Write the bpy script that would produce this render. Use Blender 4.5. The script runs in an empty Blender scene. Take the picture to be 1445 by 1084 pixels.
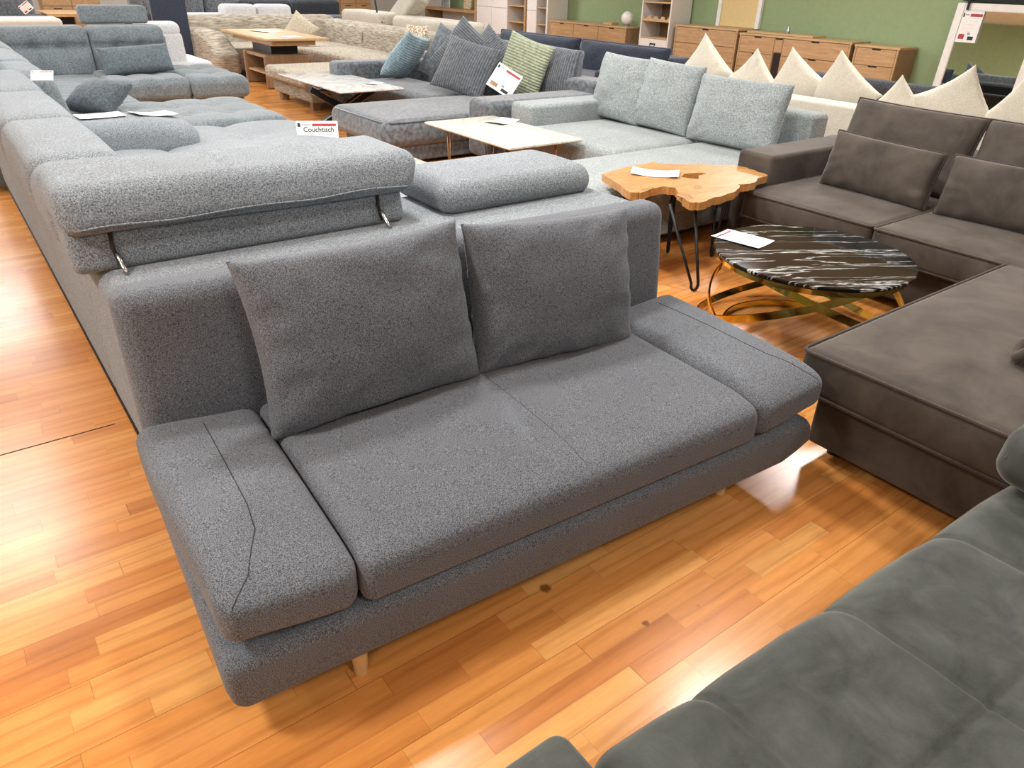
import bpy, bmesh, math, random
from mathutils import Vector, Matrix, Euler, noise

# ------------------------------------------------------------------ camera, light, exposure
scene = bpy.context.scene
COL = scene.collection
R = math.radians

cam_d = bpy.data.cameras.new('camera')
cam_d.sensor_width = 36.0
cam_d.sensor_fit = 'HORIZONTAL'
cam_d.lens = 1026.8 / 1445.0 * 36.0
cam_d.clip_start = 0.02
cam = bpy.data.objects.new('camera', cam_d)
COL.objects.link(cam)
def aim_camera(loc, yaw, pitch, roll):
    cy, sy = math.cos(yaw), math.sin(yaw)
    f = Vector((sy * math.cos(pitch), cy * math.cos(pitch), -math.sin(pitch)))
    r = Vector((cy, -sy, 0.0))
    d = f.cross(r)
    r2 = r * math.cos(roll) + d * math.sin(roll)
    d2 = d * math.cos(roll) - r * math.sin(roll)
    m = Matrix((( r2.x, -d2.x, -f.x, loc[0]), (r2.y, -d2.y, -f.y, loc[1]), (r2.z, -d2.z, -f.z, loc[2]), (0, 0, 0, 1)))
    cam.matrix_world = m
aim_camera((0, 0, 1.60), R(37.53), R(29.20), R(-1.855))
scene.camera = cam

scene.view_settings.view_transform = 'Standard'
scene.view_settings.look = 'None'
scene.view_settings.gamma = 1.0
scene.view_settings.use_curve_mapping = False
scene.view_settings.exposure = 0.42
scene.cycles.use_denoising = True
scene.cycles.max_bounces = 6
scene.cycles.diffuse_bounces = 3
scene.cycles.glossy_bounces = 3
scene.cycles.sample_clamp_indirect = 4.0

world = bpy.data.worlds.new('world')
scene.world = world
world.use_nodes = True
bg = world.node_tree.nodes['Background']
bg.inputs[0].default_value = (0.85, 0.92, 1.0, 1)
bg.inputs[1].default_value = 0.3

def area(name, loc, sx, sy, power, color=(1, 0.95, 0.88), aim=None, spread=180):
    l = bpy.data.lights.new(name, 'AREA')
    l.shape = 'RECTANGLE'; l.size = sx; l.size_y = sy
    l.energy = power; l.color = color; l.spread = R(spread)
    o = bpy.data.objects.new(name, l); COL.objects.link(o)
    o.location = loc
    d = Vector(aim) - Vector(loc) if aim else Vector((0, 0, -1))
    o.rotation_euler = d.to_track_quat('-Z', 'Y').to_euler()
    return o
CEIL = 3.3
# ceiling light panels of the sales floor; last two added to brighten the left wall
WARM = (1.0, 0.97, 0.93); COOL = (0.95, 0.98, 1.0)
for (x, y, p, w, d) in ((1.6, 3.2, 58, 0.35, 0.35), (1.9, 4.95, 88, 0.30, 0.30), (-1.6, 2.0, 78, 0.6, 0.6), (-0.6, 7.5, 70, 1.2, 2.4),
                  (3.45, 1.85, 48, 0.35, 0.35), (7.0, 3.5, 56, 0.6, 0.6), (5.0, 5.6, 50, 0.6, 0.6), (1.8, 8.9, 46, 0.6, 0.6), (5.2, 9.4, 50, 0.6, 0.6),
                  (9.2, 6.4, 84, 0.6, 0.6), (9.2, 2.2, 46, 0.6, 0.6), (8.6, 10.5, 66, 0.6, 0.6), (-0.2, 13.0, 80, 1.2, 2.4), (3.0, 13.2, 54, 0.6, 0.6),
                  (5.8, 13.6, 54, 0.6, 0.6), (9.4, 15.5, 80, 0.6, 0.6), (2.4, 17.5, 70, 0.6, 0.6), (6.4, 18.0, 70, 0.6, 0.6),
                  (0.6, -1.2, 34, 0.6, 0.6), (-2.0, -1.5, 36, 0.6, 0.6), (4.4, -1.0, 34, 0.6, 0.6), (-5.0, 4.0, 90, 0.6, 0.6), (-5.0, 9.0, 90, 0.6, 0.6)):
    area('ceiling_light', (x, y, CEIL - 0.06), w, d, p, WARM if y < 6 else COOL)
# daylight through the shop window on the far left
area('window_light', (-3.5, 21.0, 1.7), 6.0, 2.6, 260, (0.92, 0.96, 1.0), aim=(-1.5, 0, 0.6))

# ------------------------------------------------------------------ mesh helpers
def smoothstep(a, b, x):
    t = max(0.0, min(1.0, (x - a) / (b - a))) if b != a else 0
    return t * t * (3 - 2 * t)

def chain_matrix(o):
    m = o.matrix_basis.copy()
    while o.parent:
        o = o.parent
        m = o.matrix_basis @ m
    return m

class MB:
    def __init__(s):
        s.v = []; s.f = []
    def add(s, verts, faces, mat=None):
        n = len(s.v)
        if mat is not None:
            verts = [mat @ Vector(p) for p in verts]
        s.v += [tuple(p) for p in verts]
        s.f += [tuple(i + n for i in f) for f in faces]
        return s
    def box(s, x0, x1, y0, y1, z0, z1, mat=None):
        v = [(x0, y0, z0), (x1, y0, z0), (x1, y1, z0), (x0, y1, z0), (x0, y0, z1), (x1, y0, z1), (x1, y1, z1), (x0, y1, z1)]
        return s.add(v, [(0, 3, 2, 1), (4, 5, 6, 7), (0, 1, 5, 4), (1, 2, 6, 5), (2, 3, 7, 6), (3, 0, 4, 7)], mat)
    def rbox(s, x0, x1, y0, y1, z0, z1, r=0.05, step=0.12, deform=None, mat=None, m=4):
        """rounded box; deform(p, n01) gets the local point and its -1..1 box coordinates"""
        c = Vector(((x0 + x1) / 2, (y0 + y1) / 2, (z0 + z1) / 2))
        h = [(x1 - x0) / 2, (y1 - y0) / 2, (z1 - z0) / 2]
        rr = [min(r, hh * 0.999) for hh in h]
        r = min(rr)
        ax = []
        for hh in h:
            core = hh - r
            a = [math.tan(R(45) * i / m) for i in range(m, 0, -1)]
            lo = [-(core + r * t) for t in a]
            n = max(1, int(math.ceil(2 * core / step)))
            mid = [-core + 2 * core * i / n for i in range(n + 1)]
            ax.append(lo + mid + [-q for q in reversed(lo)])
        idx = {}; V = []; F = []
        def vert(i, j, k):
            key = (i, j, k)
            if key in idx: return idx[key]
            q = Vector((ax[0][i], ax[1][j], ax[2][k]))
            p = Vector([max(-(h[a] - r), min(h[a] - r, q[a])) for a in range(3)])
            d = q - p
            if d.length > 1e-9: d = d.normalized() * r
            p = p + d
            nn = (p.x / h[0], p.y / h[1], p.z / h[2])
            p = p + c
            if deform: p = Vector(deform(p, nn))
            idx[key] = len(V); V.append(p)
            return idx[key]
        N = [len(a) - 1 for a in ax]
        for i in range(N[0]):
            for j in range(N[1]):
                for k, fl in ((0, 1), (N[2], 0)):
                    q = [vert(i, j, k), vert(i + 1, j, k), vert(i + 1, j + 1, k), vert(i, j + 1, k)]
                    F.append(tuple(reversed(q)) if fl else tuple(q))
        for i in range(N[0]):
            for k in range(N[2]):
                for j, fl in ((0, 0), (N[1], 1)):
                    q = [vert(i, j, k), vert(i + 1, j, k), vert(i + 1, j, k + 1), vert(i, j, k + 1)]
                    F.append(tuple(reversed(q)) if fl else tuple(q))
        for j in range(N[1]):
            for k in range(N[2]):
                for i, fl in ((0, 1), (N[0], 0)):
                    q = [vert(i, j, k), vert(i, j + 1, k), vert(i, j + 1, k + 1), vert(i, j, k + 1)]
                    F.append(tuple(reversed(q)) if fl else tuple(q))
        return s.add(V, F, mat)
    def tube(s, pts, r, closed=False, n=8, mat=None, flat=None):
        """sweep a circle (or a flat band: flat=(w,t)) along points"""
        pts = [Vector(p) for p in pts]
        N = len(pts); V = []; F = []
        up = Vector((0, 0, 1))
        prev = None
        for i, p in enumerate(pts):
            a = pts[(i - 1) % N] if (closed or i > 0) else p
            b = pts[(i + 1) % N] if (closed or i < N - 1) else p
            t = (b - a).normalized()
            if prev is None:
                u = t.cross(up)
                if u.length < 1e-3: u = t.cross(Vector((1, 0, 0)))
                u.normalize()
            else:
                u = (prev - t * prev.dot(t)).normalized()
            prev = u
            w = t.cross(u)
            for k in range(n):
                an = 2 * math.pi * k / n
                V.append(p + u * math.cos(an) * r + w * math.sin(an) * r)
        M = N if closed else N - 1
        for i in range(M):
            for k in range(n):
                a = i * n + k; b = i * n + (k + 1) % n
                c = ((i + 1) % N) * n + (k + 1) % n; d = ((i + 1) % N) * n + k
                F.append((a, b, c, d))
        if not closed:
            F.append(tuple(range(n - 1, -1, -1)))
            F.append(tuple((N - 1) * n + k for k in range(n)))
        return s.add(V, F, mat)
    def cyl(s, p0, p1, r0, r1=None, n=16, mat=None):
        r1 = r0 if r1 is None else r1
        p0 = Vector(p0); p1 = Vector(p1); t = (p1 - p0).normalized()
        u = t.cross(Vector((0, 0, 1)))
        if u.length < 1e-3: u = Vector((1, 0, 0))
        u.normalize(); w = t.cross(u)
        V = []; F = []
        for (p, r) in ((p0, r0), (p1, r1)):
            for k in range(n):
                a = 2 * math.pi * k / n
                V.append(p + u * math.cos(a) * r + w * math.sin(a) * r)
        for k in range(n):
            F.append((k, (k + 1) % n, n + (k + 1) % n, n + k))
        F.append(tuple(range(n - 1, -1, -1))); F.append(tuple(range(n, 2 * n)))
        return s.add(V, F, mat)
    def lathe(s, prof, n=24, mat=None):
        V = []; F = []
        for (r, z) in prof:
            for k in range(n):
                a = 2 * math.pi * k / n
                V.append((r * math.cos(a), r * math.sin(a), z))
        for i in range(len(prof) - 1):
            for k in range(n):
                F.append((i * n + k, i * n + (k + 1) % n, (i + 1) * n + (k + 1) % n, (i + 1) * n + k))
        F.append(tuple(range(n - 1, -1, -1))); F.append(tuple((len(prof) - 1) * n + k for k in range(n)))
        return s.add(V, F, mat)
    def build(s, name, mat, parent=None, smooth=True, world=False, sharp=40):
        me = bpy.data.meshes.new(name)
        v = s.v
        if world and parent is not None:
            inv = chain_matrix(parent).inverted()
            v = [tuple(inv @ Vector(p)) for p in v]
        me.from_pydata(v, [], s.f)
        me.update()
        bm = bmesh.new(); bm.from_mesh(me)
        bmesh.ops.recalc_face_normals(bm, faces=bm.faces)
        bm.to_mesh(me); bm.free()
        if smooth:
            me.polygons.foreach_set('use_smooth', [True] * len(me.polygons))
            me.set_sharp_from_angle(angle=R(sharp))
        if mat: me.materials.append(mat)
        o = bpy.data.objects.new(name, me); COL.objects.link(o)
        if parent is not None: o.parent = parent
        return o

def thing(name, label, cat, loc=(0, 0, 0), rotz=0.0, group=None, rot=None):
    o = bpy.data.objects.new(name, None); COL.objects.link(o)
    o.empty_display_size = 0.1
    o.location = loc
    o.rotation_euler = rot if rot else (0, 0, rotz)
    tag(o, label, cat, group)
    return o
def tag(o, label, cat, group=None):
    o['label'] = label; o['category'] = cat
    if group: o['group'] = group
    return o
def struct(o):
    o['kind'] = 'structure'
    return o
def copy_thing(root, loc, rot, label):
    c = root.copy(); COL.objects.link(c)
    c.location = loc; c.rotation_euler = rot; c['label'] = label
    for ch in list(root.children):
        d = ch.copy(); COL.objects.link(d); d.parent = c
        for g in list(ch.children):
            e = g.copy(); COL.objects.link(e); e.parent = d
    return c

def rot_pillow(yaw, lean=0.0, roll=0.0):
    m = Matrix.Rotation(yaw, 3, 'Z') @ Matrix.Rotation(-lean, 3, 'X') @ Matrix.Rotation(roll, 3, 'Y')
    return m.to_euler()

def pillow_mesh(w, h, t, n=26, pinch=0.07, power=0.42, seed=1, wrinkle=0.006, sag=0.0, center=False):
    """knife edge pillow standing on its lower edge: x width, z height, y thickness"""
    m = MB(); idx = {}; V = []; F = []
    off = Vector((seed * 7.3, seed * 3.1, seed * 1.7))
    def P(i, j, side):
        u = -math.cos(math.pi * i / n); v = -math.cos(math.pi * j / n)
        u = 0.55 * u + 0.45 * (2 * i / n - 1); v = 0.55 * v + 0.45 * (2 * j / n - 1)
        edge = i in (0, n) or j in (0, n)
        key = (i, j, 0 if edge else side)
        if key in idx: return idx[key]
        x = w / 2 * u * (1 - pinch * (1 - v * v) * abs(u) ** 1.5)
        z = h / 2 * v * (1 - pinch * (1 - u * u) * abs(v) ** 1.5)
        f = (max(0, 1 - u * u) * max(0, 1 - v * v)) ** power
        # the filling settles towards the lower edge
        f *= 1 + sag * (-v) * 0.6
        y = side * t / 2 * f
        if not edge:
            q = Vector((x * 5, z * 5, side * 2.0)) + off
            wv = noise.noise(q) * 1.0 + noise.noise(q * 2.3) * 0.6
            # creases running in from the edges
            e = max(abs(u), abs(v))
            ang = math.atan2(z, x)
            cr = math.sin(ang * 17 + noise.noise(q * 1.3) * 6) * smoothstep(0.45, 0.95, e) * (1 - smoothstep(0.95, 1.0, e))
            y += side * (wv * wrinkle * 1.3 + cr * wrinkle * 0.8) * min(1, f * 1.6)
        zz = z if center else z + h / 2
        idx[key] = len(V); V.append((x, y, zz))
        return idx[key]
    for side in (-1, 1):
        for i in range(n):
            for j in range(n):
                q = [P(i, j, side), P(i + 1, j, side), P(i + 1, j + 1, side), P(i, j + 1, side)]
                F.append(tuple(q) if side < 0 else tuple(reversed(q)))
    m.add(V, F)
    edge = []
    for i in range(n + 1): edge.append(V[idx[(i, 0, 0)]])
    for j in range(1, n + 1): edge.append(V[idx[(n, j, 0)]])
    for i in range(n - 1, -1, -1): edge.append(V[idx[(i, n, 0)]])
    for j in range(n - 1, 0, -1): edge.append(V[idx[(0, j, 0)]])
    m.edge = edge
    return m

def pillow(name, label, cat, mat, loc, yaw, lean, roll, w, h, t, group=None, seed=1, pinch=0.07, power=0.42, wrinkle=0.006, piping=None, sag=0.15, fringe=None, center=False):
    m = pillow_mesh(w, h, t, seed=seed, pinch=pinch, power=power, wrinkle=wrinkle, sag=sag, center=center)
    edge = m.edge
    o = m.build(name, mat, sharp=180)
    o.location = loc; o.rotation_euler = rot_pillow(yaw, lean, roll)
    tag(o, label, cat, group)
    if piping:
        MB().tube(edge, piping[0], closed=True, n=6).build('piping', piping[1], o, sharp=180)
    return o

def rrect(x0, x1, y0, y1, z, r, n=6):
    pts = []
    for (cx, cy, a0) in ((x1 - r, y1 - r, 0), (x0 + r, y1 - r, 90), (x0 + r, y0 + r, 180), (x1 - r, y0 + r, 270)):
        for i in range(n + 1):
            a = R(a0 + 90 * i / n)
            pts.append((cx + r * math.cos(a), cy + r * math.sin(a), z))
    out = []
    for i, p in enumerate(pts):
        q = pts[(i + 1) % len(pts)]
        d = (Vector(q) - Vector(p)).length
        out.append(p)
        k = int(d / 0.1)
        for j in range(1, k + 1):
            t = j / (k + 1)
            out.append(tuple(Vector(p).lerp(Vector(q), t)))
    return out

def extrude_poly(outer, z0, z1, holes=(), inset=0.0):
    bm = bmesh.new()
    loops = [outer] + list(holes)
    edges = []
    for lp in loops:
        vs = [bm.verts.new((x, y, z1)) for (x, y) in lp]
        for i in range(len(vs)):
            edges.append(bm.edges.new((vs[i], vs[(i + 1) % len(vs)])))
    r = bmesh.ops.triangle_fill(bm, use_beauty=True, use_dissolve=False, edges=edges)
    faces = [g for g in r['geom'] if isinstance(g, bmesh.types.BMFace)]
    ex = bmesh.ops.extrude_face_region(bm, geom=faces)
    for g in ex['geom']:
        if isinstance(g, bmesh.types.BMVert): g.co.z = z0
    bmesh.ops.recalc_face_normals(bm, faces=bm.faces)
    bm.verts.index_update()
    m = MB()
    m.add([v.co.copy() for v in bm.verts], [tuple(v.index for v in f.verts) for f in bm.faces])
    bm.free()
    return m

def text_part(txt, size, mat, parent, loc, name='printed_text', align='LEFT', width=None, ext=0.0004):
    cu = bpy.data.curves.new('txt', 'FONT')
    cu.body = txt; cu.size = size; cu.align_x = align; cu.extrude = ext; cu.offset = size * 0.018
    tmp = bpy.data.objects.new('txt', cu); COL.objects.link(tmp)
    dg = bpy.context.evaluated_depsgraph_get()
    me = bpy.data.meshes.new_from_object(tmp.evaluated_get(dg))
    bpy.data.objects.remove(tmp); bpy.data.curves.remove(cu)
    if width:
        xs = [v.co.x for v in me.vertices]
        k = width / max(1e-6, max(xs) - min(xs))
        for v in me.vertices: v.co.x *= k
    me.materials.clear(); me.materials.append(mat)
    o = bpy.data.objects.new(name, me); COL.objects.link(o)
    o.parent = parent; o.location = loc
    return o

# ------------------------------------------------------------------ materials
def new_mat(name):
    m = bpy.data.materials.new(name); m.use_nodes = True
    nt = m.node_tree
    return m, nt, nt.nodes['Principled BSDF']
def L(nt, a, b): nt.links.new(a, b)
def node(nt, t, **kw):
    n = nt.nodes.new(t)
    for k, v in kw.items():
        if k.startswith('i_'): n.inputs[k[2:].replace('_', ' ')].default_value = v
        else: setattr(n, k, v)
    return n
def c4(c): return (c[0], c[1], c[2], 1)
def S(r, g, b):
    f = lambda x: ((x / 255) / 12.92) if x / 255 <= 0.04045 else (((x / 255) + 0.055) / 1.055) ** 2.4
    return (f(r), f(g), f(b))
def coords(nt, scale=(1, 1, 1), rot=(0, 0, 0)):
    tc = node(nt, 'ShaderNodeTexCoord'); mp = node(nt, 'ShaderNodeMapping')
    mp.inputs['Scale'].default_value = scale; mp.inputs['Rotation'].default_value = rot
    L(nt, tc.outputs['Object'], mp.inputs['Vector'])
    return mp.outputs['Vector']
def ramp(nt, fac, stops):
    r = node(nt, 'ShaderNodeValToRGB')
    while len(r.color_ramp.elements) < len(stops): r.color_ramp.elements.new(0.5)
    for e, (p, c) in zip(r.color_ramp.elements, stops):
        e.position = p; e.color = c4(c)
    L(nt, fac, r.inputs['Fac'])
    return r.outputs['Color']
def mixc(nt, fac, a, b, mode='MIX'):
    m = node(nt, 'ShaderNodeMix', data_type='RGBA', blend_type=mode)
    if isinstance(fac, (int, float)): m.inputs[0].default_value = fac
    else: L(nt, fac, m.inputs[0])
    for k, x in ((6, a), (7, b)):
        if isinstance(x, tuple): m.inputs[k].default_value = c4(x)
        else: L(nt, x, m.inputs[k])
    return m.outputs[2]
def bump(nt, b, h, strength, dist):
    n = node(nt, 'ShaderNodeBump'); n.inputs['Strength'].default_value = strength; n.inputs['Distance'].default_value = dist
    L(nt, h, n.inputs['Height']); L(nt, n.outputs['Normal'], b.inputs['Normal'])
def noise_tex(nt, vec, scale, detail=2, rough=0.5, dist=0.0):
    n = node(nt, 'ShaderNodeTexNoise'); n.inputs['Scale'].default_value = scale
    n.inputs['Detail'].default_value = detail; n.inputs['Roughness'].default_value = rough; n.inputs['Distortion'].default_value = dist
    L(nt, vec, n.inputs['Vector'])
    return n.outputs['Fac']

def plain(name, col, rough=0.5, metal=0.0, spec=0.5, emit=None):
    m, nt, b = new_mat(name)
    v = coords(nt)
    f = noise_tex(nt, v, 18, 3)
    d = tuple(x * 0.92 for x in col)
    L(nt, ramp(nt, f, [(0.3, d), (0.7, col)]), b.inputs['Base Color'])
    b.inputs['Roughness'].default_value = rough; b.inputs['Metallic'].default_value = metal
    b.inputs['Specular IOR Level'].default_value = spec
    if emit:
        b.inputs['Emission Color'].default_value = c4(col); b.inputs['Emission Strength'].default_value = emit
    return m

def woven(name, dark, light, scale=320, rough=0.95, bstr=0.35, bdist=0.002, sheen=0.15, macro=0.06, stretch=(1, 1, 1), detail=1.5, lo=0.36, hi=0.64, ribs=None):
    m, nt, b = new_mat(name)
    v = coords(nt, stretch)
    f = noise_tex(nt, v, scale, detail, 0.6)
    col = ramp(nt, f, [(lo, dark), (hi, light)])
    big = noise_tex(nt, coords(nt), 3.0, 4, 0.6)
    g = ramp(nt, big, [(0.3, (1 - macro * 2,) * 3), (0.7, (1 + macro * 0,) * 3)])
    col = mixc(nt, 1.0, col, g, 'MULTIPLY')
    h = f
    if ribs:
        w = node(nt, 'ShaderNodeTexWave', wave_type='BANDS', bands_direction=ribs[0], wave_profile='SIN')
        w.inputs['Scale'].default_value = ribs[1]; w.inputs['Distortion'].default_value = 1.0; w.inputs['Detail'].default_value = 1; w.inputs['Detail Scale'].default_value = 0.3
        L(nt, coords(nt), w.inputs['Vector'])
        h = w.outputs['Fac']
        k = ribs[2]
        col = mixc(nt, 1.0, col, ramp(nt, h, [(0.0, (1 - k,) * 3), (0.6, (1, 1, 1))]), 'MULTIPLY')
    L(nt, col, b.inputs['Base Color'])
    b.inputs['Roughness'].default_value = rough
    b.inputs['Specular IOR Level'].default_value = 0.2
    b.inputs['Sheen Weight'].default_value = sheen; b.inputs['Sheen Roughness'].default_value = 0.5
    bump(nt, b, h, bstr, bdist)
    return m

def velvet(name, dark, light, scale=5.0, sheen=0.6, tint=(1, 1, 1), rough=0.75, detail=5, nap=0.5):
    """brushed nap: patches of pile lying in different directions"""
    m, nt, b = new_mat(name)
    f = noise_tex(nt, coords(nt), scale, detail, 0.62, 0.45)
    fine = noise_tex(nt, coords(nt), 260, 2, 0.5)
    col = ramp(nt, f, [(0.5 - nap * 0.4, dark), (0.5 + nap * 0.4, light)])
    col = mixc(nt, 0.12, col, ramp(nt, fine, [(0.3, dark), (0.7, light)]))
    L(nt, col, b.inputs['Base Color'])
    b.inputs['Roughness'].default_value = rough
    b.inputs['Specular IOR Level'].default_value = 0.25
    b.inputs['Sheen Weight'].default_value = sheen; b.inputs['Sheen Roughness'].default_value = 0.35
    b.inputs['Sheen Tint'].default_value = c4(tint)
    bump(nt, b, f, 0.15, 0.004)
    return m

def wood(name, dark, mid, light, stretch=(1, 8, 8), scale=3.0, rough=0.45, knots=True):
    m, nt, b = new_mat(name)
    v = coords(nt, stretch)
    f = noise_tex(nt, v, scale, 6, 0.62, 1.2)
    g = noise_tex(nt, v, scale * 9, 3, 0.6)
    col = ramp(nt, f, [(0.25, dark), (0.5, mid), (0.75, light)])
    col = mixc(nt, 0.25, col, ramp(nt, g, [(0.35, dark), (0.65, light)]))
    L(nt, col, b.inputs['Base Color'])
    b.inputs['Roughness'].default_value = rough
    bump(nt, b, g, 0.1, 0.001)
    return m

KNOTS = ((1.077, 1.205, 0.024), (1.226, 0.933, 0.017), (1.402, 0.891, 0.010))
def laminate():
    m, nt, b = new_mat('cherry_laminate')
    tc = node(nt, 'ShaderNodeTexCoord'); sep = node(nt, 'ShaderNodeSeparateXYZ')
    L(nt, tc.outputs['Object'], sep.inputs[0])
    def M(op, a, c=None, d=None):
        n = node(nt, 'ShaderNodeMath', operation=op)
        for i, x in enumerate((a, c, d)):
            if x is None: continue
            if isinstance(x, (int, float)): n.inputs[i].default_value = x
            else: L(nt, x, n.inputs[i])
        return n.outputs[0]
    W = 0.0702
    y = M('ADD', sep.outputs[1], 20 * 0.2106 - 2.89 + 0.2106 * 14)
    yr = M('DIVIDE', y, W)
    row = M('FLOOR', yr)
    wn = node(nt, 'ShaderNodeTexWhiteNoise', noise_dimensions='1D'); L(nt, row, wn.inputs['W'])
    xo = M('ADD', M('DIVIDE', M('ADD', sep.outputs[0], 30.0), 0.46), M('MULTIPLY', wn.outputs['Value'], 7.0))
    # strips of unequal length: warp the coordinate a little
    xo = M('ADD', xo, M('MULTIPLY', M('SINE', M('ADD', M('MULTIPLY', xo, 2.1), row)), 0.22))
    colm = M('FLOOR', xo)
    cmb = node(nt, 'ShaderNodeCombineXYZ'); L(nt, row, cmb.inputs[0]); L(nt, colm, cmb.inputs[1])
    wc = node(nt, 'ShaderNodeTexWhiteNoise', noise_dimensions='3D'); L(nt, cmb.outputs[0], wc.inputs['Vector'])
    base = ramp(nt, wc.outputs['Value'], [(0.0, S(198, 128, 66)), (0.25, S(214, 143, 74)), (0.7, S(221, 153, 84)), (1.0, S(228, 168, 98))])
    # grain: stretched noise with a per-strip offset
    sc = node(nt, 'ShaderNodeVectorMath', operation='MULTIPLY'); L(nt, tc.outputs['Object'], sc.inputs[0]); sc.inputs[1].default_value = (1.4, 13, 1)
    of = node(nt, 'ShaderNodeVectorMath', operation='MULTIPLY_ADD'); L(nt, wc.outputs['Color'], of.inputs[0]); of.inputs[1].default_value = (40, 40, 0)
    L(nt, sc.outputs[0], of.inputs[2])
    wv = node(nt, 'ShaderNodeTexWave', wave_type='BANDS', bands_direction='Y', wave_profile='SIN')
    wv.inputs['Scale'].default_value = 0.42; wv.inputs['Distortion'].default_value = 9.0; wv.inputs['Detail'].default_value = 3.0
    wv.inputs['Detail Scale'].default_value = 0.7; wv.inputs['Detail Roughness'].default_value = 0.55
    L(nt, of.outputs[0], wv.inputs['Vector'])
    rg = ramp(nt, wv.outputs['Fac'], [(0.0, (0.78, 0.70, 0.62)), (0.22, (0.95, 0.94, 0.92)), (1.0, (1.03, 1.02, 1.01))])
    n2 = noise_tex(nt, of.outputs[0], 5.0, 6, 0.7)
    fg = ramp(nt, n2, [(0.3, (0.86, 0.82, 0.77)), (0.65, (1.05, 1.04, 1.03))])
    kn = node(nt, 'ShaderNodeTexVoronoi', feature='F1'); kn.inputs['Scale'].default_value = 0.35
    L(nt, of.outputs[0], kn.inputs['Vector'])
    kf = ramp(nt, kn.outputs['Distance'], [(0.02, (0.45, 0.32, 0.22)), (0.07, (1, 1, 1))])
    col = mixc(nt, 0.65, base, rg, 'MULTIPLY')
    col = mixc(nt, 0.85, col, fg, 'MULTIPLY')
    col = mixc(nt, 0.8, col, kf, 'MULTIPLY')
    # dark knots with a shape of their own
    for (kx, ky, kr) in KNOTS:
        dv = node(nt, 'ShaderNodeVectorMath', operation='DISTANCE'); L(nt, tc.outputs['Object'], dv.inputs[0]); dv.inputs[1].default_value = (kx, ky, 0)
        kw = M('ADD', dv.outputs['Value'], M('MULTIPLY', noise_tex(nt, tc.outputs['Object'], 120, 3), 0.016))
        col = mixc(nt, 0.85, col, ramp(nt, M('DIVIDE', kw, kr * 2), [(0.42, (0.22, 0.18, 0.15)), (0.62, (1, 1, 1))]), 'MULTIPLY')
    # joints
    fy = M('FRACT', yr); fx = M('FRACT', xo)
    jy = M('LESS_THAN', fy, 0.012); jx = M('LESS_THAN', fx, 0.004)
    fb = M('FRACT', M('DIVIDE', y, W * 3)); jb = M('LESS_THAN', fb, 0.008)
    j = M('MAXIMUM', M('MULTIPLY', M('MAXIMUM', jy, jx), 0.35), M('MULTIPLY', jb, 0.7))
    col = mixc(nt, j, col, S(90, 45, 20))
    L(nt, col, b.inputs['Base Color'])
    sm = noise_tex(nt, tc.outputs['Object'], 2.5, 4, 0.6)
    L(nt, M('ADD', M('MULTIPLY', sm, 0.12), 0.17), b.inputs['Roughness'])
    b.inputs['Specular IOR Level'].default_value = 0.5
    bump(nt, b, j, 0.2, 0.001)
    return m

def marble(name, base, vein, scale=2.0, width=0.06, rough=0.12, stretch=(1, 1, 1), rot=(0, 0, 0), dist=2.5, soft=None):
    m, nt, b = new_mat(name)
    v0 = coords(nt, (1, 1, 1), rot)
    mp = node(nt, 'ShaderNodeMapping'); mp.inputs['Scale'].default_value = stretch; L(nt, v0, mp.inputs['Vector']); v = mp.outputs['Vector']
    f = noise_tex(nt, v, scale, 8, 0.6, dist)
    g = noise_tex(nt, v, scale * 0.6, 4, 0.5, 1.0)
    col = ramp(nt, f, [(0.5 - width, base), (0.5 - width * 0.15, vein), (0.5 + width * 0.15, vein), (0.5 + width, base)])
    if soft:
        col = mixc(nt, ramp(nt, g, [(0.45, (0, 0, 0)), (0.75, (1, 1, 1))]), col, soft)
    L(nt, col, b.inputs['Base Color'])
    b.inputs['Roughness'].default_value = rough
    return m

M_ = {}
M_['floor'] = laminate()
M_['green_wall'] = plain('green_paint', S(144, 162, 120), 0.8)
M_['white_wall'] = plain('white_paint', S(214, 212, 204), 0.8)
M_['ceiling'] = plain('ceiling_paint', S(225, 224, 220), 0.9)
M_['twill'] = woven('grey_twill', S(60, 63, 69), S(130, 135, 142), 400, bstr=0.4, sheen=0.12, detail=2, lo=0.38, hi=0.62)
M_['twill_dark'] = plain('dark_seam', S(45, 46, 50), 0.9)
M_['beech'] = wood('beech_leg', S(205, 160, 105), S(222, 182, 128), S(232, 198, 148), (8, 8, 1), 3)
M_['boucle'] = woven('grey_boucle', S(80, 87, 92), S(166, 174, 181), 230, bstr=0.9, bdist=0.006, sheen=0.2, detail=3, lo=0.36, hi=0.64)
M_['boucle_seat'] = woven('grey_boucle_seat', S(104, 110, 116), S(154, 160, 165), 160, bstr=0.6, bdist=0.004, sheen=0.2, detail=2)
M_['teal'] = woven('blue_grey_chenille', S(100, 109, 114), S(132, 141, 145), 60, bstr=0.3, sheen=0.3, macro=0.1, detail=3)
M_['beige'] = woven('beige_striped_weave', S(120, 108, 92), S(198, 188, 170), 22, bstr=0.4, bdist=0.004, stretch=(0.35, 0.35, 4), detail=4, lo=0.34, hi=0.66)
M_['beige_top'] = woven('beige_weave', S(138, 124, 104), S(204, 194, 174), 16, bstr=0.3, bdist=0.003, stretch=(5, 0.9, 3), detail=4)
M_['beige_plain'] = woven('beige_plain', S(165, 152, 130), S(205, 194, 172), 90, sheen=0.2)
M_['leopard'] = woven('speckled_beige', S(150, 125, 90), S(226, 216, 196), 45, detail=1, lo=0.4, hi=0.55)
M_['cord'] = woven('grey_corduroy', S(80, 85, 91), S(120, 126, 132), 26, bstr=0.4, sheen=0.4, macro=0.12, detail=4)
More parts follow.
